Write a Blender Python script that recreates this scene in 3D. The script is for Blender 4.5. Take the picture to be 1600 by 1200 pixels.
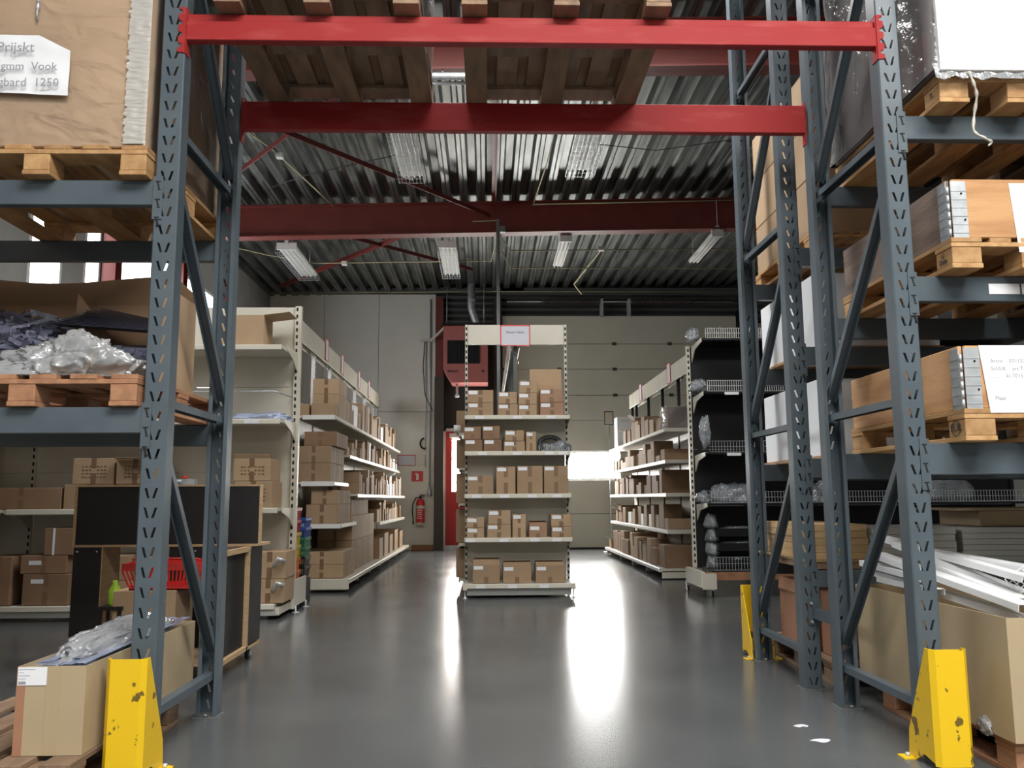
import bpy, bmesh, math, random
from math import sin, cos, pi, radians, atan2, sqrt
from mathutils import Vector, Matrix, noise
random.seed(7)
S = bpy.context.scene
for o in list(bpy.data.objects): bpy.data.objects.remove(o, do_unlink=True)
COL = S.collection

# ------------------------------------------------------------------ camera
FPX, CH = 1330.0, 1.15
yaw, pitch, roll = radians(1.7554), radians(7.6967), radians(0.36)
fw = Vector((sin(yaw)*cos(pitch), cos(yaw)*cos(pitch), sin(pitch)))
r0 = Vector((cos(yaw), -sin(yaw), 0)); u0 = r0.cross(fw)
rt = r0*cos(roll) - u0*sin(roll); up = u0*cos(roll) + r0*sin(roll)
cam = bpy.data.objects.new('camera', bpy.data.cameras.new('camera')); COL.objects.link(cam)
M = Matrix((rt, up, -fw)).transposed().to_4x4(); M.translation = (0, 0, CH)
cam.matrix_world = M
cam.data.sensor_width = 36; cam.data.lens = FPX/1600*36; cam.data.clip_end = 200; cam.data.clip_start = .05
S.camera = cam
# ------------------------------------------------------------------ world, colour, daylight
S.view_settings.view_transform = 'Standard'; S.view_settings.look = 'None'
S.view_settings.gamma = 1; S.view_settings.exposure = 0.12; S.view_settings.use_curve_mapping = False
wd = bpy.data.worlds.new('sky'); S.world = wd; wd.use_nodes = True
wd.node_tree.nodes['Background'].inputs[0].default_value = (.80, .88, 1, 1)
wd.node_tree.nodes['Background'].inputs[1].default_value = 1.0
def area(name, loc, size, energy, col=(1, 1, 1), rot=(0, 0, 0)):
    l = bpy.data.lights.new(name, 'AREA'); l.shape = 'RECTANGLE'; l.size, l.size_y = size; l.energy = energy; l.color = col
    o = bpy.data.objects.new(name, l); o.location = loc; o.rotation_euler = rot; COL.objects.link(o); return o
area('rooflight_daylight', (1.6, -.2, 5.9), (5.0, 2.4), 640, (1, .985, .95))
area('rooflight_daylight', (0.5, -6.5, 5.9), (7.0, 2.4), 350, (1, .985, .95))
area('rooflight_daylight', (0.6, 6.6, 5.9), (4.0, 1.1), 185, (1, .985, .95))

# ------------------------------------------------------------------ materials
def nt(name):
    m = bpy.data.materials.new(name); m.use_nodes = True; return m, m.node_tree.nodes, m.node_tree.links, m.node_tree.nodes['Principled BSDF']
def mat(name, col, rough=.6, metal=0, col2=None, scale=6, stretch=(1, 1, 1), amt=.5, bump=0, bscale=40, rnd=0, spec=.5, detail=4, lo=.35, hi=.65):
    m, N, L, B = nt(name)
    B.inputs['Roughness'].default_value = rough; B.inputs['Metallic'].default_value = metal
    B.inputs['Specular IOR Level'].default_value = spec
    B.inputs['Base Color'].default_value = (*col, 1)
    tc = N.new('ShaderNodeTexCoord'); mp = N.new('ShaderNodeMapping'); mp.inputs['Scale'].default_value = stretch
    L.new(tc.outputs['Object'], mp.inputs[0]); last = None
    if col2 is not None:
        n = N.new('ShaderNodeTexNoise'); n.inputs['Scale'].default_value = scale; n.inputs['Detail'].default_value = detail
        oi = N.new('ShaderNodeObjectInfo'); va = N.new('ShaderNodeVectorMath'); va.operation = 'ADD'
        mu = N.new('ShaderNodeMath'); mu.operation = 'MULTIPLY'; mu.inputs[1].default_value = 37
        L.new(oi.outputs['Random'], mu.inputs[0]); L.new(mp.outputs[0], va.inputs[0]); L.new(mu.outputs[0], va.inputs[1]); L.new(va.outputs[0], n.inputs['Vector'])
        r = N.new('ShaderNodeMapRange'); r.inputs[1].default_value = lo; r.inputs[2].default_value = hi; r.inputs[4].default_value = amt*2 if amt < .5 else 1
        L.new(n.outputs[0], r.inputs[0])
        mx = N.new('ShaderNodeMix'); mx.data_type = 'RGBA'; mx.inputs[6].default_value = (*col, 1); mx.inputs[7].default_value = (*col2, 1)
        L.new(r.outputs[0], mx.inputs[0]); last = mx.outputs[2]
    if rnd:
        oi = N.new('ShaderNodeObjectInfo'); r = N.new('ShaderNodeMapRange'); r.inputs[3].default_value = 1-rnd; r.inputs[4].default_value = 1+rnd
        L.new(oi.outputs['Random'], r.inputs[0]); hs = N.new('ShaderNodeHueSaturation'); hs.inputs['Color'].default_value = (*col, 1)
        if last: L.new(last, hs.inputs['Color'])
        L.new(r.outputs[0], hs.inputs['Value']); last = hs.outputs[0]
    if last: L.new(last, B.inputs['Base Color'])
    if bump:
        n = N.new('ShaderNodeTexNoise'); n.inputs['Scale'].default_value = bscale; n.inputs['Detail'].default_value = 3; L.new(mp.outputs[0], n.inputs['Vector'])
        b = N.new('ShaderNodeBump'); b.inputs['Strength'].default_value = bump; b.inputs['Distance'].default_value = .01
        L.new(n.outputs[0], b.inputs['Height']); L.new(b.outputs[0], B.inputs['Normal'])
    return m
def emis(name, col, s):
    m, N, L, B = nt(name); B.inputs['Base Color'].default_value = (*col, 1); B.inputs['Emission Color'].default_value = (*col, 1); B.inputs['Emission Strength'].default_value = s; return m
def film(name, white=.25, gloss=.35, rough=.12, bscale=18, bump=.6, tint=(.85, .9, .95), stretch=(1, 1, 1)):
    m, N, L, B = nt(name); N.remove(B); out = N['Material Output']
    tr = N.new('ShaderNodeBsdfTransparent'); gl = N.new('ShaderNodeBsdfGlossy'); df = N.new('ShaderNodeBsdfDiffuse')
    gl.inputs['Roughness'].default_value = rough; df.inputs[0].default_value = (*tint, 1); tr.inputs[0].default_value = (*[.5+.5*c for c in tint], 1)
    tc = N.new('ShaderNodeTexCoord'); mp = N.new('ShaderNodeMapping'); mp.inputs['Scale'].default_value = stretch; L.new(tc.outputs['Object'], mp.inputs[0])
    n = N.new('ShaderNodeTexNoise'); n.inputs['Scale'].default_value = bscale; n.inputs['Detail'].default_value = 3; n.inputs['Distortion'].default_value = 1.2; L.new(mp.outputs[0], n.inputs['Vector'])
    b = N.new('ShaderNodeBump'); b.inputs['Strength'].default_value = bump; b.inputs['Distance'].default_value = .02; L.new(n.outputs[0], b.inputs['Height'])
    L.new(b.outputs[0], gl.inputs['Normal'])
    m1 = N.new('ShaderNodeMixShader'); m1.inputs[0].default_value = white; L.new(tr.outputs[0], m1.inputs[1]); L.new(df.outputs[0], m1.inputs[2])
    lw = N.new('ShaderNodeLayerWeight'); lw.inputs[0].default_value = gloss; L.new(b.outputs[0], lw.inputs['Normal'])
    m2 = N.new('ShaderNodeMixShader'); L.new(lw.outputs['Fresnel'], m2.inputs[0]); L.new(m1.outputs[0], m2.inputs[1]); L.new(gl.outputs[0], m2.inputs[2])
    L.new(m2.outputs[0], out.inputs[0]); return m
def floor_mat():
    m, N, L, B = nt('polished_concrete')
    tc = N.new('ShaderNodeTexCoord')
    n = N.new('ShaderNodeTexNoise'); n.inputs['Scale'].default_value = .8; n.inputs['Detail'].default_value = 8; n.inputs['Roughness'].default_value = .6; L.new(tc.outputs['Object'], n.inputs['Vector'])
    cr = N.new('ShaderNodeValToRGB'); cr.color_ramp.elements[0].position = .3; cr.color_ramp.elements[0].color = (.066, .071, .074, 1)
    cr.color_ramp.elements[1].position = .7; cr.color_ramp.elements[1].color = (.100, .106, .108, 1); L.new(n.outputs[0], cr.inputs[0]); L.new(cr.outputs[0], B.inputs['Base Color'])
    n2 = N.new('ShaderNodeTexNoise'); n2.inputs['Scale'].default_value = 1.3; n2.inputs['Detail'].default_value = 2; L.new(tc.outputs['Object'], n2.inputs['Vector'])
    mr = N.new('ShaderNodeMapRange'); mr.inputs[1].default_value = .3; mr.inputs[2].default_value = .7; mr.inputs[3].default_value = .205; mr.inputs[4].default_value = .255
    L.new(n2.outputs[0], mr.inputs[0]); L.new(mr.outputs[0], B.inputs['Roughness']); B.inputs['Specular IOR Level'].default_value = .55
    pass
    return m
M_ = {}
M_['floor'] = floor_mat()
M_['steel'] = mat('rack_blue_grey_paint', (.084, .108, .126), .36, 0, (.070, .092, .108), 5, bump=.05, bscale=60)
M_['red'] = mat('red_beam_paint', (.30, .024, .024), .55, 0, (.36, .055, .05), 4, stretch=(1, 4, 4), lo=.5, hi=.75, spec=.15)
M_['darkred'] = mat('red_oxide_steel', (.17, .030, .022), .5, 0, (.135, .024, .018), 3)
M_['brownsteel'] = mat('brown_painted_steel', (.055, .045, .036), .6)
M_['darkwall'] = mat('dark_brown_wall', (.045, .037, .031), .7, 0, (.03, .026, .022), 2)
M_['roof'] = mat('galvanised_roof_sheet', (.20, .21, .20), .42, .75, (.09, .095, .09), 2.2, stretch=(3, .5, 1), bump=.1, bscale=12)
M_['polegrey'] = mat('dull_grey_pole', (.20, .21, .21), .45, .5)
M_['galv'] = mat('galvanised_steel', (.66, .69, .71), .42, .6, (.50, .53, .55), 14)
M_['darksheet'] = mat('dark_profiled_sheet', (.09, .10, .095), .5, .3)
M_['panelwhite'] = mat('white_sandwich_panel', (.74, .72, .65), .5, 0, (.70, .68, .61), 1.5)
M_['garage'] = mat('cream_sectional_door', (.60, .585, .485), .5, 0, (.57, .555, .46), 2)
M_['greywall'] = mat('grey_block_wall', (.33, .33, .31), .8, 0, (.28, .28, .265), 2)
M_['seam'] = mat('dark_seam', (.05, .05, .045), .7)
M_['cream'] = mat('cream_powder_coat', (.62, .59, .50), .42, 0, (.58, .55, .46), 3)
M_['white'] = mat('white_powder_coat', (.76, .76, .74), .4)
M_['whitebox'] = mat('white_carton', (.82, .84, .86), .55)
M_['black'] = mat('black_panel', (.006, .006, .007), .6)
M_['blackmetal'] = mat('black_steel', (.012, .012, .014), .4, .3)
M_['slot'] = mat('black_slot', (.008, .008, .008), .8)
M_['kraft0'] = mat('brown_cardboard', (.36, .245, .148), .78, 0, (.33, .22, .13), 4, bump=.08, bscale=30, rnd=.13)
M_['kraft1'] = mat('tan_cardboard', (.42, .29, .175), .78, 0, (.38, .26, .155), 4, bump=.08, bscale=30, rnd=.10)
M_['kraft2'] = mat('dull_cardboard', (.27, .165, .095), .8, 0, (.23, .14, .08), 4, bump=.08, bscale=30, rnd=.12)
M_['kraft3'] = mat('orange_brown_cardboard', (.38, .19, .11), .75, 0, (.34, .165, .095), 3)
M_['kraft4'] = mat('yellowish_cardboard', (.43, .335, .205), .75, 0, (.40, .31, .188), 3, bump=.05, bscale=20)
M_['kraftin'] = mat('cardboard_inside', (.16, .10, .06), .85)
M_['tape'] = mat('brown_parcel_tape', (.20, .12, .065), .3)
M_['tapepale'] = mat('tan_parcel_tape', (.42, .33, .20), .25)
M_['paper'] = mat('white_paper', (.80, .81, .83), .6)
M_['papergrey'] = mat('grey_paper', (.60, .60, .66), .6)
M_['ink'] = mat('black_ink', (.03, .03, .035), .6)
M_['inkgrey'] = mat('grey_pencil', (.30, .30, .33), .7)
M_['wood'] = mat('fresh_pallet_wood', (.50, .30, .13), .72, 0, (.36, .19, .075), 3, stretch=(6, 1.2, 6), bump=.25, bscale=26, rnd=.14)
M_['woodold'] = mat('weathered_pallet_wood', (.30, .19, .115), .8, 0, (.19, .125, .08), 3, stretch=(6, 1.2, 6), bump=.3, bscale=26, rnd=.18)
M_['woodred'] = mat('reddish_pallet_wood', (.42, .21, .11), .75, 0, (.28, .135, .07), 3, stretch=(6, 1.2, 6), bump=.25, bscale=26, rnd=.14)
M_['collar'] = mat('orange_pine_board', (.54, .30, .135), .55, 0, (.38, .18, .07), 2.2, stretch=(1, .8, 7), bump=.1, bscale=20, rnd=.06, lo=.42, hi=.72)
M_['collarold'] = mat('grey_brown_old_board', (.22, .16, .125), .75, 0, (.13, .09, .07), 2.4, stretch=(1, .8, 8), bump=.2, bscale=20)
M_['ply'] = mat('plywood_edge', (.46, .32, .18), .6, 0, (.38, .25, .13), 8, stretch=(1, 1, 8))
M_['yellow'] = mat('yellow_guard_paint', (.78, .50, .012), .38, 0, (.16, .10, .02), 13, detail=10, lo=.625, hi=.65, bump=.12, bscale=12)
M_['plasticblue'] = film('blue_tinted_plastic', .62, .4, .2, 30, .3, (.48, .56, .78))
M_['plasticdark'] = film('violet_grey_plastic', .7, .35, .28, 30, .3, (.12, .125, .19))
M_['filmband'] = film('bunched_film_band', .5, .6, .13, 10, .3, (.93, .90, .84), (2, 1, 16))
M_['film'] = film('clear_film', .30, .5, .10, 14, 1.0, (.85, .88, .92))
M_['bag'] = film('milky_bag_plastic', .34, .5, .12, 7, .5, (.86, .88, .90))
M_['bagclear'] = film('clear_bag_plastic', .22, .5, .10, 22, 1.0, (.72, .78, .84))
M_['wrapside'] = film('stretch_wrap', .05, .22, .14, 5, .5, (.80, .78, .74), (1, 1, 1.6))
M_['wrapwhite'] = film('white_stretch_wrap', .5, .4, .2, 6, .6, (.92, .92, .92), (.7, .7, 2))
M_['wrapgrey'] = film('grey_stretch_wrap', .22, .4, .16, 6, .8, (.62, .60, .60), (.7, 1.5, 1.5))
M_['greypanel'] = mat('grey_board_edges', (.56, .57, .54), .6)
M_['plank'] = mat('pale_plank', (.62, .43, .23), .6, 0, (.50, .33, .16), 3, stretch=(1, .8, 8), rnd=.08)
M_['whiteprofile'] = mat('white_plastic_profile', (.80, .81, .82), .3)
M_['heater'] = mat('faded_red_casing', (.42, .13, .115), .5)
M_['doorred'] = mat('signal_red_door', (.52, .025, .02), .45)
M_['brightred'] = mat('signal_red_plastic', (.62, .03, .025), .35)
M_['crateblue'] = mat('blue_crate_plastic', (.02, .07, .28), .4)
M_['crategreen'] = mat('green_crate_plastic', (.015, .16, .07), .4)
M_['crateyellow'] = mat('yellow_crate_plastic', (.62, .42, .02), .4)
M_['crateorange'] = mat('orange_crate_plastic', (.65, .17, .03), .4)
M_['cratered'] = mat('dull_red_crate_plastic', (.38, .02, .03), .4)
M_['lime'] = mat('lime_plastic', (.35, .6, .03), .4)
M_['cable'] = mat('yellowed_cable', (.42, .38, .22), .6)
M_['rope'] = mat('twisted_film_rope', (.55, .52, .46), .5, 0, (.35, .33, .28), 30)
M_['lampwhite'] = mat('lamp_housing_white', (.62, .62, .58), .5)
M_['tube'] = mat('unlit_fluorescent_tube', (.75, .76, .74), .3)
M_['photo'] = mat('amber_print', (.45, .25, .05), .5, 0, (.25, .30, .33), 30)
M_['winL'] = emis('daylit_window_glass', (.93, .96, 1.0), 6)
M_['winG'] = emis('daylit_door_glazing', (1, .985, .95), 55)
M_['winD'] = emis('daylit_door_pane', (1, .97, .9), 40)
M_['skylight'] = emis('daylit_rooflight', (1, 1, 1), 5)

# ------------------------------------------------------------------ mesh helpers
class MB:
    def __init__(s): s.v = []; s.f = []; s.mi = []; s.sm = []
    def add(s, vs, fs, mi=0, sm=False):
        b = len(s.v); s.v += [tuple(v) for v in vs]
        for f in fs: s.f.append(tuple(b+i for i in f)); s.mi.append(mi); s.sm.append(sm)
        return s
    def box(s, x0, x1, y0, y1, z0, z1, mi=0):
        return s.add([(x0,y0,z0),(x1,y0,z0),(x1,y1,z0),(x0,y1,z0),(x0,y0,z1),(x1,y0,z1),(x1,y1,z1),(x0,y1,z1)],
                     [(0,3,2,1),(4,5,6,7),(0,1,5,4),(1,2,6,5),(2,3,7,6),(3,0,4,7)], mi)
    def cbox(s, c, d, mi=0): return s.box(c[0]-d[0]/2, c[0]+d[0]/2, c[1]-d[1]/2, c[1]+d[1]/2, c[2]-d[2]/2, c[2]+d[2]/2, mi)
    def bar(s, p0, p1, w, h, up=(0,0,1), mi=0, off=(0,0)):
        p0 = Vector(p0); p1 = Vector(p1); a = (p1-p0).normalized(); u = Vector(up); sd = a.cross(u).normalized(); u = sd.cross(a).normalized()
        o = sd*off[0]+u*off[1]; vs = []
        for p in (p0, p1):
            for i, j in ((-1,-1),(1,-1),(1,1),(-1,1)): vs.append(p+o+sd*(w/2*i)+u*(h/2*j))
        return s.add(vs, [(0,1,2,3),(7,6,5,4),(0,4,5,1),(1,5,6,2),(2,6,7,3),(3,7,4,0)], mi)
    def channel(s, p0, p1, w, d, t, up=(0,0,1), mi=0):
        s.bar(p0, p1, w, t, up, mi, (0, d/2)); s.bar(p0, p1, t, d, up, mi, (-w/2, 0)); return s.bar(p0, p1, t, d, up, mi, (w/2, 0))
    def prism(s, pts, ax, a, b, mi=0):
        n = len(pts); f = {'x': lambda u, v, w: (w,u,v), 'y': lambda u, v, w: (u,w,v), 'z': lambda u, v, w: (u,v,w)}[ax]
        vs = [f(u, v, a) for u, v in pts]+[f(u, v, b) for u, v in pts]
        return s.add(vs, [tuple(range(n))[::-1], tuple(range(n, 2*n))]+[(i, (i+1)%n, n+(i+1)%n, n+i) for i in range(n)], mi)
    def tube(s, pts, r, n=6, mi=0, cap=True):
        pts = [Vector(p) for p in pts]; rings = []; prev = None; vs = []
        for i, p in enumerate(pts):
            a = (pts[min(i+1, len(pts)-1)]-pts[max(i-1, 0)]).normalized()
            u = prev if prev is not None else (Vector((0,0,1)) if abs(a.z) < .9 else Vector((1,0,0)))
            sd = a.cross(u).normalized(); u = sd.cross(a).normalized(); prev = u
            rr = r[i] if isinstance(r, (list, tuple)) else r
            for k in range(n): t = 2*pi*k/n; vs.append(p+sd*cos(t)*rr+u*sin(t)*rr)
        fs = []
        for i in range(len(pts)-1):
            for k in range(n): a0 = i*n+k; a1 = i*n+(k+1)%n; fs.append((a0, a1, a1+n, a0+n))
        s.add(vs, fs, mi, True)
        if cap: 
            b = len(s.v)-len(vs); s.f.append(tuple(b+k for k in range(n))[::-1]); s.mi.append(mi); s.sm.append(False)
            b2 = b+(len(pts)-1)*n; s.f.append(tuple(b2+k for k in range(n))); s.mi.append(mi); s.sm.append(False)
        return s
    def lathe(s, prof, c=(0,0,0), n=16, mi=0):
        return s.tube([(c[0], c[1], c[2]+z) for r, z in prof], [max(r, .0005) for r, z in prof], n, mi)
    def mesh(s, name, mats, bevel=0):
        me = bpy.data.meshes.new(name); me.from_pydata(s.v, [], s.f)
        for m in (mats if isinstance(mats, (list, tuple)) else [mats]): me.materials.append(M_[m] if isinstance(m, str) else m)
        me.polygons.foreach_set('material_index', s.mi); me.polygons.foreach_set('use_smooth', s.sm)
        b = bmesh.new(); b.from_mesh(me)
        if bevel: bmesh.ops.bevel(b, geom=b.edges[:], offset=bevel, segments=1, affect='EDGES')
        bmesh.ops.recalc_face_normals(b, faces=b.faces[:]); b.to_mesh(me); b.free(); me.update(); return me
def link(name, me, parent=None, loc=(0,0,0), rz=0, rot=None):
    o = bpy.data.objects.new(name, me); o.location = loc; o.rotation_euler = rot or (0,0,rz); o.parent = parent; COL.objects.link(o); return o
LAB = {}
def tag(o, label, cat, group=None, kind=None):
    if label: o['label'] = label
    if cat: o['category'] = cat
    if group: o['group'] = group
    if kind: o['kind'] = kind
    k = (label or '').lower()
    if k in LAB and kind != 'structure': print('DUPLABEL', k)
    LAB[k] = 1
    if label and len(label.split()) > 16: print('LONG', label)
    return o
def empty(name, loc, label=None, cat=None, group=None, rz=0, kind=None):
    o = link(name, None, None, loc, rz); tag(o, label, cat, group, kind); return o
def part(name, mb, m, parent, bevel=0, loc=(0,0,0), rot=None): return link(name, mb.mesh(name, m, bevel), parent, loc, 0, rot)
def copyobj(o, name=None):
    c = o.copy(); COL.objects.link(c); return c
def copytree(o, loc, rz, label, group=None):
    c = o.copy(); COL.objects.link(c); c.location = loc; c.rotation_euler = (0,0,rz); c['label'] = label
    if group: c['group'] = group
    if label.lower() in LAB: print('DUPLABEL', label)
    LAB[label.lower()] = 1
    for ch in list(o.children):
        d = ch.copy(); COL.objects.link(d); d.parent = c
        for g in list(ch.children):
            e = g.copy(); COL.objects.link(e); e.parent = d
    return c
def text(body, size, m, parent, loc, rot, name='lettering', ext=.0006, align='CENTER', bold=False):
    c = bpy.data.curves.new(name, 'FONT'); c.body = body; c.size = size; c.extrude = ext; c.align_x = align; c.align_y = 'CENTER'; c.offset = .004*size*(4 if bold else 0)
    c.resolution_u = 2; c.materials.append(M_[m]); t = bpy.data.objects.new(name, c); COL.objects.link(t); bpy.context.view_layer.update()
    me = bpy.data.meshes.new_from_object(t.evaluated_get(bpy.context.evaluated_depsgraph_get())); bpy.data.objects.remove(t)
    o = bpy.data.objects.new(name, me); o.location = loc; o.rotation_euler = rot; o.parent = parent; COL.objects.link(o); return o
FRONT = (pi/2, 0, 0)             # text facing -Y
FACEPX = (pi/2, 0, pi/2)         # text facing +X
FACENX = (pi/2, 0, -pi/2)        # text facing -X
def W(px, py, Y):                # the world point at depth Y seen in direction (px,py)
    d = fw+rt*((px-800)/FPX)-up*((py-600)/FPX); t = Y/d.y; return Vector((0,0,CH))+d*t
def WX(px, Y): return W(px, 780, Y).x
def WZ(py, Y, px=760): return W(px, py, Y).z
def nth(i): return ['first','second','third','fourth','fifth','sixth','seventh','eighth','ninth','tenth','eleventh','twelfth','thirteenth','fourteenth','fifteenth','sixteenth','seventeenth','eighteenth','nineteenth','twentieth',
    'twenty-first','twenty-second','twenty-third','twenty-fourth','twenty-fifth','twenty-sixth','twenty-seventh','twenty-eighth','twenty-ninth','thirtieth','thirty-first','thirty-second','thirty-third','thirty-fourth','thirty-fifth','thirty-sixth'][i]
def crumple(sx, sy, sz, seed, name, m, sub=4, amp=.3, flat=True):
    b = bmesh.new(); bmesh.ops.create_icosphere(b, subdivisions=sub, radius=1)
    for v in b.verts:
        n = v.co.normalized(); q = n*1.7+Vector((seed*3.1, seed, -seed))
        rg = lambda f, k: 1-2.6*abs(noise.noise(n*f+Vector((seed+k, seed, seed-k))+Vector((noise.noise(n*2),)*3)*.6))
        cr = lambda f, k: max(0, 1-3.2*abs(noise.noise(Vector((n.x*f*1.3, n.y*f, n.z*f*.7))+Vector((seed+k, seed, seed-k))+Vector((noise.noise(n*2.2+Vector((k,)*3)),)*3)*1.1)))**1.8
        d = .9+amp*1.1*noise.noise(q)+amp*.40*rg(2.4, 0)+amp*.55*cr(2.6, 3)*.7+amp*.13*cr(5.5, 7)+amp*.03*cr(11, 9)
        z = n.z*d
        if flat: z = max(z, -.25); z = z+.25
        v.co = Vector((n.x*d*sx, n.y*d*sy, z*sz))
    me = bpy.data.meshes.new(name); b.to_mesh(me); b.free(); me.materials.append(M_[m])
    for p in me.polygons: p.use_smooth = True
    return me

# ================================================================== STRUCTURE
YB = 20.0; XL = -5.15; XR = 11.0; YF = -11.0
def roofz(x): return 6.09+.022*x
mb = MB().add([(XL-.3,YF,0),(XR,YF,0),(XR,YB+.4,0),(XL-.3,YB+.4,0)], [(0,1,2,3)])
tag(link('floor', mb.mesh('floor', 'floor')), 'polished dark grey concrete floor', None, kind='structure')
# roof: trapezoidal sheet, ribs along the hall; sheet widths of 1.12 m are separate parts
ceil = empty('ceiling', (0,0,0), 'corrugated galvanised steel roof sheets', None, kind='structure')
P = .28; x = XL-.3
while x < XR:
    mb = MB(); pts = []
    for k in range(4):
        a = x+k*P; pts += [(a, 0), (a+.05, 0), (a+.06, .014), (a+.07, 0), (a+.12, 0), (a+.15, .11), (a+.25, .11)]
    pts.append((x+4*P, 0)); n = len(pts)
    vs = [(a, YF, roofz(a)+b) for a, b in pts]+[(a, YB+.3, roofz(a)+b) for a, b in pts]
    mb.add(vs, [(i, i+1, n+i+1, n+i) for i in range(n-1)]); part('roof_sheet', mb, 'roof', ceil); x += 4*P
mb = MB().box(XL-.4, XR+.3, YF, YB+.4, 6.5, 6.6); part('roof_insulation', mb, 'darksheet', ceil)
# rooflights behind the camera (the panels that daylight comes through)
for i, (x0, x1, y0, y1) in enumerate([(-.9, 4.1, -1.4, 1.0), (-3, 4, -7.7, -5.3), (-1.4, 2.6, 6.05, 7.15)]):
    o = tag(link('window_%d' % (i+9), MB().box(x0, x1, y0, y1, 5.95, 5.97).mesh('window_%d' % (i+9), 'skylight')), 'frosted rooflight', None, kind='structure')
# roof girders, ties and columns
def ibeam(mb, y, x0, x1, zb0, zb1, zt0, zt1, w=.20, mi=0):
    for (a0, a1, b0, b1, ww) in ((zb0, zb1, zb0+.022, zb1+.022, w), (zt0-.022, zt1-.022, zt0, zt1, w), (zb0, zb1, zt0, zt1, .014)):
        h = ww/2; vs = [(x0,y-h,a0),(x1,y-h,a1),(x1,y+h,a1),(x0,y+h,a0),(x0,y-h,b0),(x1,y-h,b1),(x1,y+h,b1),(x0,y+h,b0)]
        mb.add(vs, [(0,3,2,1),(4,5,6,7),(0,1,5,4),(1,2,6,5),(2,3,7,6),(3,0,4,7)], mi)
for i, yy in enumerate((13.8, 8.35, 2.5)):
    mb = MB(); ibeam(mb, yy, XL, XR, 5.43, 5.43+.022*16.1, roofz(XL)-.005, roofz(XR)-.005, .22)
    tag(link('trim_%d' % (i+1), mb.mesh('roof_girder', 'darkred')), 'dark red steel roof girder', None, kind='structure')
br = MB()
for a, b in (((.13, 8.4, 5.98), (.13, 13.75, 6.0)), ((-3.9, 13.7, 5.86), (.05, 8.5, 5.93)), ((-3.9, 8.5, 5.86), (.05, 13.7, 5.93)),
             ((-4.9, 14.0, 5.84), (-.2, 19.9, 5.9)), ((-4.9, 19.8, 5.84), (-.2, 14.0, 5.9))): pass
braces = [((.13, 8.46, 5.99), (.13, 13.69, 5.99)), ((-4.1, 12.6, 5.88), (-.9, 8.5, 5.90)), ((-2.9, 9.9, 5.80), (.05, 13.69, 5.86)),
          ((-3.4, 13.92, 5.86), (-.3, 17.2, 5.90)), ((-.75, 13.92, 5.88), (-4.6, 18.6, 5.88))]
for i, (a, b) in enumerate(braces):
    mb = MB().bar(a, b, .07, .012).bar(a, b, .012, .07, off=(.03, -.03))
    tag(link('trim_%d' % (i+4), mb.mesh('roof_brace', 'darkred')), 'red steel angle brace under the roof', None, kind='structure')
for i, (x, y) in enumerate(((XL+.12, 13.8), (XL+.12, 11.3), (XL+.12, 16.4), (-1.1, YB-.12), (.27, YB-.12), (XL+.12, 8.35))):
    mb = MB(); w = .09
    mb.box(x-w, x+w, y-.10, y-.085, 0, 5.9).box(x-w, x+w, y+.085, y+.10, 0, 5.9).box(x-.006, x+.006, y-.09, y+.09, 0, 5.9)
    if i == 3: m = ['brownsteel', 'darkred']
    tag(link('trim_%d' % (i+10), mb.mesh('steel_column', 'brownsteel' if i == 4 else 'darkred')), 'painted steel column', None, kind='structure')
mb = MB().box(-1.205, -.99, YB-.26, YB-.2, 0, 4.0); tag(link('trim_16', mb.mesh('column_casing', 'brownsteel')), 'brown column casing beside the red door', None, kind='structure')
mb = MB().box(XL, .9, YB-.3, YB-.02, 6.03, 6.12).box(.36, XR, YB-.3, YB-.02, 5.95, 6.12); tag(link('trim_17', mb.mesh('eaves_rail', 'darksheet')), 'dark steel eaves rail', None, kind='structure')
# back wall
wb = empty('wall_back', (0,0,0), 'end wall of white panels with dark bay and gate', None, kind='structure')
for (x0, x1) in ((XL, -3.85), (-3.85, -2.55), (-2.55, -1.2)):
    for (z0, z1) in ((0, 3.2), (3.2, 6.03)): part('wall_panel', MB().box(x0+.004, x1-.004, YB, YB+.1, z0+.004, z1-.004), 'panelwhite', wb, .004)
part('wall_backing', MB().box(XL-.3, XR, YB+.11, YB+.3, 0, 6.6), 'seam', wb)
part('dark_wall', MB().box(-1.2, .36, YB+.02, YB+.1, 2.75, 5.32).box(.06, .36, YB+.02, YB+.1, 0, 2.75), 'darkwall', wb)
mb = MB(); z = 5.3
while z < 6.5: mb.prism([(YB+.06, z), (YB+.0, z+.03), (YB+.0, z+.09), (YB+.06, z+.12), (YB+.1, z+.12), (YB+.1, z)], 'x', -1.2, XR); z += .15
part('dark_corrugated_sheet', mb, 'darksheet', wb)
for x0 in (6.15, 7.8, 9.4): part('wall_panel', MB().box(x0, x0+1.55, YB, YB+.1, 0, 5.4), 'greywall', wb, .004)
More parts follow.
